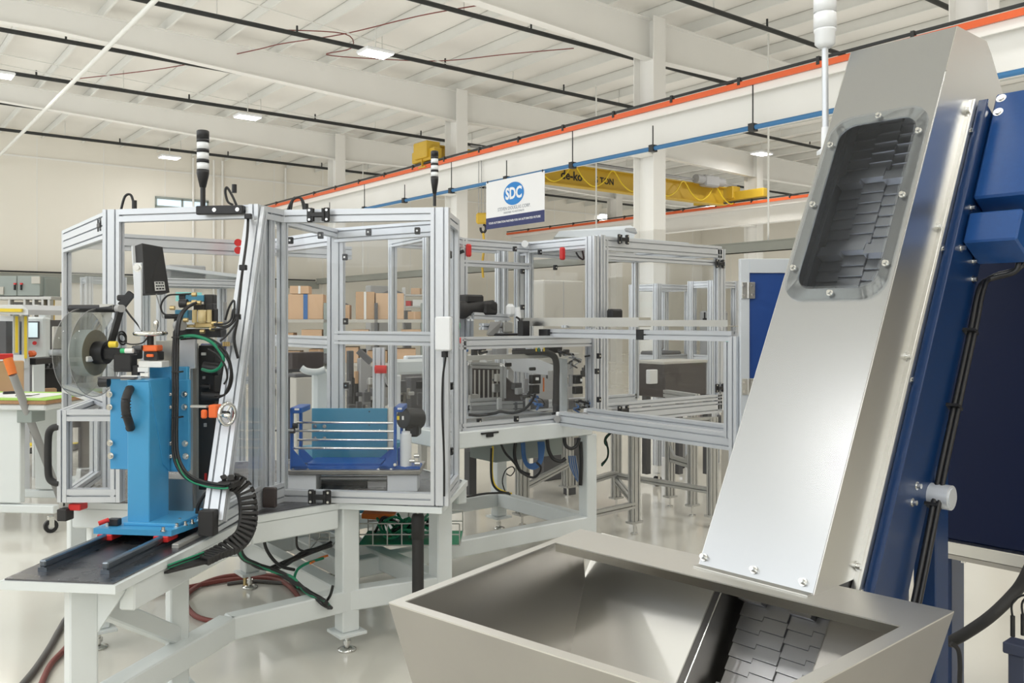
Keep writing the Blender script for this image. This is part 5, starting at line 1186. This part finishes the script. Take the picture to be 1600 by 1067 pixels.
for nm, x0, x1, y0, y1, m, l, cat in (('clipboard', 12, 48, 618, 624, 'paper', 'white papers lying on the lime mat', 'paper'), ('tool', 0, 28, 612, 617, 'black', 'black hand tool lying on the workbench papers', 'tool')):
    sbx(nm, x0, x1, y0, y1 , 6.9, m, l, cat, .3)
part('document', MB().box(fr, .15, .75, .15, .55, zy(625, 6.45), zy(625, 6.45) + .004), 'paper', wb)
r = thing('safety_glasses', 'pair of glasses lying on the workbench paper', 'glasses', fr.p(.28, .2, zy(624, 6.45)))
for dx in (0, .07): part('lens_rim', MB().tube([fr.p(.28 + dx + .03 * math.cos(k), .2 + .02 * math.sin(k), zy(624, 6.45) + .008) for k in [j * .7 for j in range(9)]], .003, n=5, closed=True), 'black', r)
part('temple', MB().tube([fr.p(.25, .2, zy(624, 6.45) + .01), fr.p(.27, .32, zy(624, 6.45) + .01)], .003, n=5), 'black', r)
solo('lean_pole', MB().cyl(C(12, 560, 6.3), C(20, 585, 6.3), .03).cyl(C(12, 560, 6.3), C(18, 578, 6.3), .032), 'cable_orange', 'orange grip of a pole leaning at the workbench', 'pole')
solo('lean_pole', MB().cyl(C(20, 585, 6.3), V((C(82, 700, 7).x, 7.2, .02)), .028), 'grey', 'grey pole leaning behind the workbench down to the floor', 'pole')
sbx('carton_disc', -30, 20, 565, 618, 7.4, 'carton', 'brown cardboard reel standing on the workbench', 'carton', .3); sbx('pink_pad', -20, 10, 553, 562, 7.4, 'red', 'pink pad on the cardboard reel', 'pad', .3)
solo('floor_mat', MB().box(Fr(G(24, 709, .0), (1, .06, 0), (-.06, 1, 0)), 0, .6, 0, .75, 0, .02, .004), 'black_soft', 'dark anti fatigue mat on the floor behind the workbench', 'mat')
solo('mat_edge', MB().box(Fr(G(24, 697, .0), (1, .06, 0), (-.06, 1, 0)), 0, .75, 0, .1, 0, .03, .004), 'yellow', 'yellow edge strip of the dark floor mat', 'mat edge')
# far-left machine with grey control cabinets
gm = thing('control_cabinet_machine', 'machine topped by grey green twin door control cabinets at the far left', 'machine', at(30, 12, 0))
def cpx(x0, x1, y0, y1, d, dep, m, nm, root, b=.004, label=None):
    q = Fr(V((0, d, 0)), V((1, 0, 0)), V((0, 1, 0))); return part(nm, MB().box(q, (x0 - 800) / F * d, (x1 - 800) / F * d, 0, dep, zy(y1, d), zy(y0, d), b), m, root, label)
cpx(-40, 26, 431, 462, 12, .5, 'cabinet_grey', 'cabinet', gm); cpx(27, 62, 431, 462, 12, .5, 'cabinet_grey', 'cabinet', gm); cpx(62, 71, 434, 465, 12.1, .4, 'cabinet_grey', 'cabinet', gm)
for x in (22, 32): cpx(x - .8, x + .8, 445, 453, 11.97, .03, 'black', 'door_handle', gm, 0); cpx(x - 1, x + 2, 442, 444.5, 11.97, .03, 'red', 'switch', gm, 0)
cpx(49, 62, 432, 443, 11.98, .02, 'beige', 'vent', gm, 0); cpx(-2, 5, 448, 460, 11.98, .02, 'beige', 'vent', gm, 0)
cpx(-40, 80, 463, 468, 12, .5, 'alu_dim', 'shelf_beam', gm); 
for x in (14, 38, 52, 66, 76): cpx(x - 2, x + 2, 468, 500, 12, .1, 'alu_dim', 'post', gm)
cpx(70, 76, 465, 540, 12.1, .1, 'dark_grey', 'dark_post', gm); cpx(77, 80, 465, 500, 12.1, .1, 'crane_yellow', 'yellow_post', gm)
cpx(-40, 80, 486, 491, 12.1, .4, 'beige', 'inner_panel', gm); cpx(16, 66, 472, 484, 12.3, .1, 'grey', 'inner_panel', gm); cpx(52, 59, 476, 492, 11.9, .05, 'paper', 'label_plate', gm, 0)
cpx(-40, 78, 500, 640, 12.3, .4, 'dark_grey', 'body', gm)
for x in (-10, 75): cpx(x - 3, x + 3, 640, 632, 12.3, .1, 'dark_grey', 'leg', gm)
cpx(-40, 78, 630, 634, 12.3, .4, 'dark_grey', 'leg_frame', gm); part('leg', MB().box(Fr(at(10, 12.4, 0), (1, 0, 0), (0, 1, 0)), -.4, .5, 0, .3, 0, .5), 'dark_grey', gm)
# aluminium cage with yellow light curtain and a touch screen
cg = thing('test_cell', 'aluminium cell with yellow light curtains at the left edge behind the workbench', 'machine', at(20, 8, 0))
def bar_px(a, b, d, w_, m, nm, root): return part(nm, MB().bar(C(*a, d), C(*b, d), w_, w_), m, root)
for x in (25, 39): bar_px((x, 488), (x, 575), 8.2, .05, 'aluminium', 'post', cg)
part('roof', MB().prism([C(-20, 476, 8.0), C(34, 476, 8.0), C(44, 484, 8.0), C(44, 492, 8.0), C(-20, 490, 8.0)], V((0, .7, 0))), 'aluminium', cg)
bar_px((-20, 484), (34, 485), 7.98, .03, 'yellow', 'light_curtain', cg); bar_px((26, 494), (26, 551), 8.15, .022, 'yellow', 'light_curtain', cg); bar_px((40, 494), (40, 560), 8.15, .022, 'yellow', 'light_curtain', cg)
bar_px((-20, 497), (42, 498), 8.2, .05, 'aluminium', 'rail', cg); bar_px((-20, 560), (42, 560), 8.2, .07, 'aluminium', 'rail', cg)
cpx(-20, 10, 500, 558, 8.5, .3, 'dark_grey', 'inner_unit', cg); cpx(28, 33, 548, 558, 8.25, .05, 'cable_blue', 'blue_unit', cg); cpx(40, 50, 548, 558, 8.3, .1, 'orange', 'beacon', cg, .02)
for x in (0, 40): part('leg', MB().box(Fr(at(x, 8.25, 0), BX, BY), -.03, .03, -.03, .03, 0, zy(560, 8.2)), 'aluminium', cg)
cpx(34, 56, 560, 570, 8.3, .4, 'black', 'lower_unit', cg)
hm = thing('touch_screen', 'white operator panel with a lit touch screen and red stop button', 'screen', at(60, 8.8, 0))
cpx(32, 70, 495, 560, 8.8, .12, 'white_paint', 'housing', hm, .02); cpx(41, 60, 502, 529, 8.78, .02, 'dark_grey', 'bezel', hm, .002); cpx(43, 58, 504, 527, 8.77, .01, 'screen_glow', 'screen', hm, 0, 'lit screen')
part('stop_button', MB().cyl(C(54, 536, 8.78), C(54, 536, 8.72), .02), 'red', hm, 'red stop button'); cpx(60, 72, 488, 500, 8.85, .1, 'white_paint', 'top_box', hm, .01)
part('stand', MB().box(Fr(at(60, 8.9, 0), BX, BY), -.05, .05, -.05, .05, 0, zy(560, 8.8)), 'white_paint', hm)
# dark machinery behind the reel
dm = thing('mechanical_press', 'dark machine with a black frame and cables behind the label reel', 'machine', at(90, 9, 0))
bbx('body', 40, 112, 575, 622, 9.2, 'black_soft', dm); bbx('deck', 36, 118, 572, 577, 9.1, 'dark_grey', dm); bbx('block', 50, 72, 553, 572, 9.2, 'grey', dm); bbx('block', 76, 96, 545, 572, 9.3, 'dark_grey', dm)
part('white_tube', MB().cyl(C(67, 551, 8.9), C(118, 551, 8.9), .032), 'aluminium', dm, 'pale tube'); bbx('beige_panel', 76, 100, 510, 548, 9.8, 'beige', dm); bbx('carton', 48, 80, 608, 622, 9.0, 'carton', dm)
part('arm', MB().bar(C(40, 572, 8.9), C(66, 548, 8.9), .05, .05), 'grey', dm); part('pallet_beam', MB().box(Fr(at(60, 9.1, 0), BX, BY), -.4, .6, 0, .5, .45, .52).box(Fr(at(60, 9.1, 0), BX, BY), -.3, -.2, 0, .1, 0, .45).box(Fr(at(60, 9.1, 0), BX, BY), .4, .5, 0, .1, 0, .45), 'brown_dark', dm)
for k in range(7):
    random.seed(k + 9); x = 55 + k * 8; part('cable', MB().tube([C(x, 575, 9), C(x + 5, 560 - random.random() * 18, 9), C(x + 12, 572, 9)], .012, n=6), 'cable', dm)
for nm, x0, x1, y, l in (('rubble_box', 84, 118, 632, 'orange black tools in a low tray behind the low guard box'),):
    r = thing('tool_tray', l, 'tray', G(100, 690, 0)); bbx('tray', 40, 118, 634, 644, 8.4, 'dark_grey', r); bbx('orange_part', 68, 80, 630, 636, 8.3, 'cable_orange', r); bbx('grey_part', 84, 100, 626, 635, 8.3, 'grey', r)
    part('leg', MB().box(Fr(at(60, 8.5, 0), BX, BY), 0, .05, 0, .05, 0, .75).box(Fr(at(105, 8.6, 0), BX, BY), 0, .05, 0, .05, 0, .75), 'dark_grey', r)
# enclosure far behind the station
def farcell(label, x0, x1, yt, yb, d, r=.7, mats=('aluminium', 'poly')):
    fr, w_, dp = bbox_fr(x0, x1, d, r); zt_, zb_ = zy(yt, d), zy(yb, d); pts = [fr.p(0, 0), fr.p(w_, 0), fr.p(w_, dp), fr.p(0, dp)]
    e = thing('guard_enclosure', label, 'safety enclosure', fr.p(0, 0, 0))
    for p in pts: part('post', MB().prof(p, p + UP * zt_, .07, .07, BX), mats[0], e)
    for a, b in zip(pts, pts[1:] + pts[:1]):
        for z in (zt_ - .04, zb_): part('rail', MB().prof(a + UP * z, b + UP * z, .05, .07), mats[0], e)
        part('pane', MB().add([a + UP * (zb_ + .04), b + UP * (zb_ + .04), b + UP * (zt_ - .08), a + UP * (zt_ - .08)], [(0, 1, 2, 3)]), mats[1], e)
    return e, fr, w_, dp
e, fr, w_, dp = farcell('tall guarded cell seen through the clear panes behind the grey display box', 198, 352, 433, 585, 7.6)
part('roof_box', MB().box(fr, .1, .42, .1, .4, zy(433, 7.6), zy(433, 7.6) + .12, .01), 'grey', e); part('lid', MB().prism([fr.p(-.05, 0, zy(418, 7.6)), fr.p(.75, -.05, zy(432, 7.6)), fr.p(.75, .5, zy(432, 7.6)), fr.p(-.05, .5, zy(418, 7.6))], UP * .03), 'blind', e, 'sloping white lid')
part('table', MB().box(fr, .05, w_ - .05, .05, dp - .05, zy(592, 7.6) - .06, zy(592, 7.6)), 'alu_dim', e); part('robot_body', MB().lathe(fr.p(w_ * .4, dp * .5, zy(592, 7.6)), UP, [(.0001, 0), (.12, 0), (.11, .2), (.07, .3), (.07, .5), (.0001, .52)], 16), 'lamp_white', e)
part('screen', MB().box(fr, .12, .34, -.03, 0, zy(470, 7.6), zy(456, 7.6)), 'screen_teal', e); part('inner_unit', MB().box(fr, .5, .8, .2, .5, zy(592, 7.6), zy(540, 7.6), .01), 'banner_navy', e, 'dark blue unit')
e, fr, w_, dp = farcell('guarded cell with a small green lamp far behind the left side pane', 118, 178, 432, 560, 9.5)
part('lamp', MB().cyl(fr.p(.2, .1, zy(445, 9.5)), fr.p(.2, .1, zy(443, 9.5)), .02), 'led_green', e, 'green lamp'); part('inner_unit', MB().box(fr, .05, w_ - .05, .05, dp - .05, 0, .8), 'grey', e)
# pallet rack with cartons behind the front bay
rk = thing('storage_rack', 'long storage rack full of cardboard cartons behind the front bay', 'rack', at(540, 13, 0))
RF = Fr(at(425, 12.2, 0), BX * .97 + BY * -.25, BY * .97 + BX * .25); RF = Fr(at(425, 13.0, 0), V((1, .12, 0)), V((-.12, 1, 0)))
zs = [zy(v, 13) for v in (499, 535, 568, 600)]
for z in zs: part('shelf', MB().box(RF, 0, 2.25, 0, .7, z - .05, z, .003), 'beige', rk)
for x in (0, .75, 1.5, 2.2):
    for y in (0, .66): part('upright', MB().box(RF, x, x + .05, y, y + .04, 0, zs[0] + .25), 'dark_grey' if x == 1.5 else 'cabinet_grey', rk)
def carton(x, z, w_, h_, dep, label, m='carton', tape=None, open_=False, RFx=None):
    R_ = RFx or RF; c = thing('carton', label, 'carton', R_.p(x + w_ / 2, .3, z), 'cartons on the storage rack')
    part('box', MB().box(R_, x, x + w_, .06, .06 + dep, z + .002, z + h_, .004), m, c)
    part('tape', MB().box(R_, x + w_ * .44, x + w_ * .56, .052, .06, z + .002, z + h_, 0), tape or 'carton_light', c)
    if open_: part('flap', MB().prism([R_.p(x + w_ * .2, .1, z + h_), R_.p(x + w_, .1, z + h_), R_.p(x + w_ * .6, .14, z + h_ + .07)], BY * .01), 'dark_grey', c)
for a in [(.22, zs[0], .52, .38, .5, 'wide cardboard carton with a blue tape strip on the rack top', 'carton_light', 'cable_blue'), (.25, zs[0] + .385, .28, .12, .4, 'low carton with torn white edge on the wide carton', 'carton_light', 'paper'), (.78, zs[0], .35, .22, .45, 'open carton right of the blue taped one', 'carton', None, True),
          (1.22, zs[0], .28, .42, .5, 'carton with red print at the top of the rack right of the wide post', 'carton', 'paper'), (1.52, zs[0], .42, .40, .5, 'large open carton on the top shelf', 'carton_light', None, True), (2.0, zs[0], .2, .12, .4, 'small carton at the right end of the top shelf', 'carton', None)]: carton(*a)
words = ['brown carton on the second shelf, leftmost', 'brown carton on the second shelf, second from left', 'flat carton on the second shelf behind the wide post', 'carton on the second shelf under the large open one', 'long flat carton on the second shelf', 'carton at the right end of the second shelf']
for i, w0 in enumerate(words): carton(.05 + i * .37, zs[1], .25 + .05 * (i % 3), .14 + .05 * (i % 2), .45, w0, ('carton', 'carton_light')[i % 2])
words = ['carton on the third shelf, leftmost', 'carton on the third shelf, second from left', 'carton on the third shelf behind the middle post', 'carton on the third shelf, fourth from left', 'carton at the right end of the third shelf']
for i, w0 in enumerate(words): carton(.1 + i * .43, zs[2], .3, .18 + .03 * (i % 3), .45, w0, ('carton_light', 'carton')[i % 2])
for i, (x, m, l) in enumerate(((.62, 'dark_grey', 'dark grey bin standing on the third shelf level'), (1.55, 'pipe_blue', 'grey blue bin on the second shelf'), (1.9, 'dark_grey', 'black bin on the bottom shelf'))):
    solo('storage_bin', MB().box(RF, x, x + .3, -.12, .05, zs[(2, 1, 3)[i]] + .0, zs[(2, 1, 3)[i]] + .15, .02), m, l, 'bin')
# things between the station and the rack
r = thing('crate_box', 'wide black box on dark legs seen through the front bay', 'box', at(470, 7.5, 0)); bbx('box', 443, 499, 551, 577, 7.6, 'brown_dark', r, .4); part('shelf_board', MB().box(Fr(at(470, 7.9, 0), BX, BY), -.3, .2, -.1, .3, zy(578, 7.6) - .03, zy(578, 7.6)), 'dark_grey', r)
for x in (452, 490): part('leg', MB().box(Fr(at(x, 7.8, 0), BX, BY), -.02, .02, -.02, .02, 0, zy(578, 7.6)), 'dark_grey', r)
r = thing('floor_cabinet', 'beige cabinet with a dark top behind the cradle', 'cabinet', at(466, 6.8, 0)); bbx('body', 448, 486, 590, 760, 6.8, 'beige', r, .8); bbx('top', 443, 490, 584, 590, 6.8, 'dark_grey', r, .8)
r = thing('white_casting', 'white machine casting with a curved lid behind the cradle', 'machine', at(498, 5.7, 0)); bbx('body', 482, 518, 578, 770, 5.75, 'white_paint', r, .5, .02); part('lid', MB().tube([C(471, 575, 5.7), C(480, 580, 5.7), C(496, 581, 5.7), C(508, 577, 5.7)], .022, n=8), 'white_paint', r); 
r = thing('dark_machinery', 'dark assembly machinery between the posts behind the front bay', 'machine', at(565, 7.6, 0))
for a in ((540, 552, 548, 640, 'dark_grey'), (556, 578, 560, 640, 'grey'), (541, 580, 590, 640, 'black_soft'), (605, 640, 600, 650, 'grey'), (630, 668, 590, 640, 'dark_grey'), (552, 560, 580, 600, 'carton'), (560, 572, 545, 556, 'black')): bbx('unit', a[0], a[1], a[2], a[3], 7.7, a[4], r)
bbx('base', 538, 668, 640, 655, 7.6, 'alu_dim', r, .4); 
random.seed(8)
for k in range(30):
    x = 536 + random.random() * 125; y = 590 + random.random() * 44; w1 = 5 + random.random() * 12; h1 = min(642 - y, 5 + random.random() * 16)
    bbx('module', x, x + w1, y, y + h1, 7.2 + random.random() * .5, random.choice(('black', 'dark_grey', 'grey', 'alu_dim', 'dark_grey', 'stainless_dull')), r, .6, .004)
for x in (545, 600, 660): part('leg', MB().box(Fr(at(x, 7.8, 0), BX, BY), -.03, .03, -.03, .03, 0, zy(655, 7.6)), 'alu_dim', r)
part('arm', MB().bar(C(560, 548, 7.4), C(580, 566, 7.4), .05, .05), 'dark_grey', r); part('twin_post', MB().prof(C(592, 655, 6.9), C(592, 543, 6.9), .09, .07, (1, 0, 0)), 'aluminium', r)
part('safety_switch', MB().cyl(C(586, 577, 6.8), C(604, 577, 6.8), .033, n=10), 'red', r, 'red switch'); part('safety_switch', MB().cyl(C(608, 548, 6.8), C(616, 548, 6.8), .03, n=10), 'red', r, 'red switch')
part('pipe_loop', MB().tube([C(602, 588, 6.8), C(606, 600, 6.8), (C(614, 606, 6.8)), C(620, 598, 6.8), C(619, 624, 6.8)], .012, n=6), 'grey', r)
r = thing('robot_arm', 'white horizontal robot arm on a column behind the right of the front bay', 'robot', at(640, 6.4, 0)); bbx('arm', 606, 676, 562, 586, 6.4, 'white_paint', r, .25, .02); bbx('column', 608, 626, 586, 829, 6.6, 'lamp_white', r, .8, .01); bbx('lid', 628, 668, 556, 563, 6.5, 'blind', r, .3, .01)
sbx('storage_locker', 569, 612, 446, 640.3, 15.5, 'grey', 'tall grey locker beyond the cartons', 'locker', .4)
r = thing('far_shelving', 'light metal shelving with small boxes beyond the racks', 'shelf', at(650, 16, 0)); 
for y in (460, 478, 500): cpx(630, 668, y, y + 2, 16, .5, 'alu_dim', 'shelf', r, 0)
for x in (631, 667): part('upright', MB().box(Fr(at(x, 16, 0), (1, 0, 0), (0, 1, 0)), -.03, .03, 0, .03, 0, 2.2), 'alu_dim', r)
for a in ((642, 656, 450, 460, 'carton_light'), (645, 660, 468, 478, 'paper'), (634, 642, 470, 478, 'red'), (640, 660, 488, 500, 'grey')): cpx(*a[:4], 16.05, .3, a[4], 'box', r)
for a in (('grey cabinet right of the locker, seen through the front bay', 630, 642, 500, 15), ('grey cabinet at the right edge of the front bay', 657, 680, 490, 15.3)): 
    fr, w_, dp = bbox_fr(a[1], a[2], a[4], .5); solo('storage_locker', MB().box(fr, 0, w_, 0, dp, 0, zy(a[3] - 15, a[4])), 'dark_grey', a[0], 'locker')
# things inside and behind the middle machine
mm = thing('assembly_unit', 'assembly mechanism with black servo motors on an aluminium frame inside the middle enclosure', 'machine', L2(.5, .5, .935))
Zt = zy(500, 6.0)
part('motor_body', MB().lathe(C(716, 485, 5.9), unit(V((1, .45, .12))), [(.0001, 0), (.055, 0), (.062, .03), (.055, .06), (.045, .07), (.045, .26), (.0001, .26)], 18), 'black_soft', mm, 'black gear motor')
part('motor_box', MB().box(Fr(C(724, 474, 5.95), BX, BY), 0, .15, -.04, .1, 0, .06, .012), 'black_soft', mm); part('motor_foot', MB().box(Fr(C(752, 492, 5.95), BX, BY), 0, .12, -.04, .1, 0, .09, .015), 'black_soft', mm)
for a, b in (((738, 493), (795, 496)), ((735, 497), (735, 527)), ((752, 510), (795, 512))): part('frame_bar', MB().prof(C(*a, 5.9), C(*b, 6.1), .045, .045), 'aluminium', mm)
part('gray_chute', MB().prism([C(766, 503, 5.85), C(784, 502, 5.95), C(776, 524, 5.95), C(760, 524, 5.8)], V((.0, .12, 0))), 'grey', mm, 'grey sloped chute'); bbx('plate', 784, 802, 503, 520, 6.0, 'alu_dim', mm, .3); bbx('valve', 808, 816, 506, 522, 5.9, 'black', mm); bbx('valve', 818, 826, 508, 519, 5.9, 'black', mm)
part('sensor_head', MB().box(Fr(C(800, 495, 6.0), BX, BY), -.03, .04, 0, .05, 0, .09, .02).cyl(C(808, 480, 5.95), C(812, 512, 5.95), .02), 'lamp_white', mm); part('cable', MB().tube([C(806, 495, 5.9), C(812, 500, 5.9), C(814, 515, 5.9), C(812, 524, 5.9)], .008, n=6), 'cable', mm)
for a in ((760, 812, 521, 525, 'black'), (700, 716, 500, 524, 'grey'), (690, 706, 505, 522, 'dark_grey')): bbx('unit', *a[:4], 5.9, a[4], mm, .3)
part('green_button', MB().cyl(C(712, 509, 5.3), C(719, 509, 5.3), .018), 'green', mm, 'green button'); part('red_button', MB().cyl(C(713, 532, 5.2), C(720, 532, 5.2), .018), 'red', mm, 'red button')
# lower part behind the clear window
part('white_cover', MB().prism([C(787, 560, 6.3), C(840, 561, 6.3), C(864, 570, 6.3), C(864, 587, 6.3), C(802, 580, 6.3)], V((0, .02, 0))), 'lamp_white', mm, 'white cover')
part('long_plate', MB().box(Fr(L2(.0, .25, zy(562, 5.7)), BX, BY), .1, .95, 0, .05, 0, .03), 'alu_dim', mm)
part('cable_duct', MB().tube([C(800, 552, 5.9), C(835, 550, 5.9), C(860, 553, 5.9), C(869, 566, 5.9), C(869, 600, 5.9), C(869, 645, 5.9)], .022, n=8), 'black_soft', mm, 'black cable duct'); bbx('duct_box', 863, 874, 610, 648, 5.9, 'black_soft', mm, .4)
for a, b in (((733, 570), (790, 572)), ((733, 628), (790, 625)), ((786, 570), (786, 632)), ((733, 568), (733, 632)), ((735, 634), (815, 630)), ((735, 640), (815, 638))): part('frame_bar', MB().prof(C(*a, 6.2), C(*b, 6.35), .045, .045), 'alu_dim', mm)
part('dark_panel', MB().prism([C(738, 575, 6.5), C(784, 577, 6.5), C(784, 622, 6.5), C(738, 626, 6.5)], V((0, .01, 0))), 'brown_dark', mm); part('brown_wedge', MB().prism([C(788, 588, 6.3), C(816, 612, 6.3), C(818, 626, 6.3), C(788, 628, 6.3)], V((0, .1, 0))), 'brown_dark', mm)
for x in range(742, 784, 7): part('slot_bar', MB().box(Fr(C(x, 622, 6.48), (1, 0, 0), (0, 1, 0)), -.006, .006, -.01, 0, 0, .21), 'beige', mm)
for a in ((826, 846, 586, 600, 'black'), (826, 844, 602, 616, 'black'), (816, 826, 592, 615, 'grey'), (894, 911, 586, 600, 'black'), (894, 912, 604, 616, 'black'), (888, 896, 585, 604, 'grey'), (826, 838, 574, 579, 'black'), (788, 800, 567, 573, 'black'), (850, 880, 538, 552, 'black'), (800, 822, 538, 552, 'dark_grey'), (768, 792, 538, 556, 'grey'), (740, 760, 536, 548, 'black'), (716, 732, 540, 550, 'cable_blue')): bbx('unit', *a[:4], 5.95, a[4], mm, .5, .004)
for a in ((837, 842, 590, 594), (907, 910, 592, 596)): cpx(*a, 5.9, .02, 'paper', 'label_plate', mm, 0)
for x in range(838, 852, 4): part('terminal', MB().cyl(C(x, 538, 5.85), C(x, 549, 5.85), .006, n=6), ('cable_yellow', 'cable_green', 'paper', 'cable_yellow')[(x - 838) // 4 % 4], mm)
random.seed(12)
for k in range(26):
    x, y = random.choice(((830, 625), (840, 620), (905, 625), (915, 630), (890, 555), (900, 560), (920, 555), (760, 545), (720, 548)))
    x += random.uniform(-10, 10); y += random.uniform(-8, 8); P = [C(x, y, 5.9)]
    for j in range(3): x += random.uniform(-14, 14); y += random.uniform(-4, 9); P.append(C(x, min(y, 648), 5.85 + random.random() * .2))
    part('cable', MB().tube(P, random.choice((.004, .006, .009)), n=5), random.choice(('cable', 'cable', 'cable_grey', 'cable_blue', 'cable')), mm)
part('cable_loom', MB().tube([C(x, y, 5.6) for x, y in ((732, 648), (750, 649), (772, 646), (782, 643), (800, 645), (818, 640), (830, 628), (836, 615))], .010, n=6), 'cable', mm); part('steel_rail', MB().box(Fr(L2(.05, .12, .95), BX, BY), 0, .9, 0, .04, 0, .03), 'stainless', mm)
for x in (775, 820, 880, 905): bbx('bracket', x, x + 10, 622, 640, 6.1, 'alu_dim', mm, .5)
random.seed(31)
for k in range(46):
    x = 702 + random.random() * 225; y = 552 + random.random() * 84; w1 = 5 + random.random() * 16; h1 = 4 + random.random() * 14; d1 = 6.15 + random.random() * .6
    if y + h1 > 642: h1 = 642 - y
    bbx('actuator' if k % 3 else 'bracket', x, x + w1, y, y + h1, d1, random.choice(('black', 'dark_grey', 'grey', 'alu_dim', 'dark_grey', 'stainless_dull', 'beige', 'black_soft')), mm, .6, .004)
for x0, x1, y0, y1 in ((702, 790, 632, 642), (792, 860, 628, 642), (870, 930, 626, 640)): bbx('base_rail', x0, x1, y0, y1, 6.3, 'dark_grey', mm, .3)
bbx('orange_mark', 848, 851, 590, 612, 5.95, 'cable_orange', mm, .3)
r = thing('transfer_machine', 'grey transfer machine body filling the view behind the clear lower window', 'machine', at(830, 7.6, 0))
bbx('body', 722, 905, 572, 650, 7.5, 'grey', r, .35, .01); bbx('base', 724, 902, 650, 712, 7.55, 'dark_grey', r, .33); bbx('upper_deck', 716, 915, 556, 572, 7.45, 'alu_dim', r, .35)
for k in range(9): bbx('side_slat', 730 + k * 12, 735 + k * 12, 580, 640, 7.4, ('beige', 'brown_dark', 'dark_grey')[k % 3], r, .2)
for k in range(7): bbx('drive', 735 + k * 24, 747 + k * 24, 540 + (k * 7) % 9, 556, 7.5, ('black', 'grey', 'dark_grey')[k % 3], r, .6)
for x in (735, 890): part('leg', MB().box(Fr(at(x, 8.0, 0), BX, BY), -.04, .04, -.04, .04, 0, zy(712, 7.55)), 'dark_grey', r)
r = thing('tall_cabinet', 'tall pale grey electrical cabinet behind the middle enclosure', 'cabinet', at(870, 8.6, 0)); bbx('body', 832, 916, 437, 690, 8.6, 'beige', r, .35, .01); bbx('plinth', 833, 915, 690, 752, 8.62, 'dark_grey', r, .35)
for dx in (880, ): cpx(dx, dx + 1.2, 440, 688, 8.58, .01, 'grey', 'door_gap', r, 0)
# right side: far enclosure, steel bin, panel
e, fr, w_, dp = farcell('guarded cell with a grey machine seen through the right guard door', 995, 1085, 443, 560, 9.6)
part('machine_body', MB().box(fr, .05, w_ - .05, .05, dp - .05, .75, 1.25, .02), 'dark_grey', e); part('machine_head', MB().box(fr, .1, w_ * .5, .1, dp * .5, 1.25, 1.45, .05), 'grey', e)
e, fr, w_, dp = farcell('second guarded cell farther right behind the blue panelled door', 1088, 1158, 438, 560, 9.3)
part('machine_body', MB().box(fr, .05, w_ - .05, .05, dp - .05, .75, 1.7, .02), 'grey', e)
r = thing('steel_bin', 'large brown grey steel bin standing behind the right guard door', 'bin', at(1060, 8.0, 0)); bbx('body', 1002, 1118, 568, 622, 8.1, 'brown_dark', r, .6, .01, 'dark steel body'); bbx('rim', 999, 1121, 565, 570, 8.1, 'beige', r, .6)
for x in (1010, 1060, 1105): part('leg', MB().box(Fr(at(x, 8.5, 0), BX, BY), -.03, .03, -.03, .03, .1, zy(622, 8.1)), 'dark_grey', r)
caster(r, at(1027, 8.4, 0)); bbx('white_box', 1010, 1030, 578, 600, 7.9, 'paper', r, .5)
r = thing('operator_panel', 'small operator panel with a teal screen left of the blue door', 'screen', at(1137, 7.6, 0)); cpx(1126, 1146, 526, 562, 7.6, .08, 'dark_grey', 'housing', r, .006); cpx(1129, 1142, 531, 555, 7.59, .01, 'screen_teal', 'screen', r, 0, 'teal screen'); bbx('column', 1128, 1146, 562, 640, 7.65, 'beige', r, .5); part('stand', MB().box(Fr(at(1137, 7.75, 0), BX, BY), -.04, .04, -.04, .04, 0, zy(640, 7.65)), 'beige', r)
r = thing('parts_trolley', 'low trolley with yellow and green parts on casters behind the leg stand', 'trolley', at(1090, 9.3, 0))
bbx('tray', 1060, 1150, 655, 668, 9.3, 'dark_grey', r, .4); bbx('red_part', 1100, 1120, 645, 655, 9.3, 'orange', r); bbx('green_part', 1128, 1144, 647, 655, 9.3, 'green', r); bbx('white_part', 1066, 1078, 640, 655, 9.2, 'paper', r); bbx('grey_part', 1080, 1096, 645, 655, 9.3, 'grey', r)
for x in (1066, 1140): part('leg', MB().box(Fr(at(x, 9.4, 0), BX, BY), -.02, .02, -.02, .02, .12, zy(668, 9.3)), 'grey', r); caster(r, at(x, 9.4, 0))
r = thing('rooftop_lamp', 'pale domed cover on top of the middle enclosure', 'cover', C(900, 366, 6.6)); part('dome', MB().prism([C(866, 370, 6.8), C(874, 361, 6.8), C(985, 352, 6.9), C(995, 358, 6.9), C(990, 372, 6.9)], V((0, .4, 0))), 'blind', r); part('dark_tip', MB().prism([C(978, 356, 6.7), C(992, 356, 6.7), C(996, 364, 6.7), C(980, 360, 6.7)], V((0, .1, 0))), 'grey', r)
# ================================================================== turn the hall so that its walls run along the world axes
ang = -math.atan2(BX.y, BX.x)
from mathutils import Matrix
Rm = Matrix.Rotation(ang, 4, 'Z')
seen = set()
for o in SC.objects:
    o.location = Rm @ o.location
    if o.type == 'MESH':
        if o.data.name not in seen: seen.add(o.data.name); o.data.transform(Rm)
    elif o.type in ('CAMERA', 'LIGHT'): o.rotation_euler.z += ang
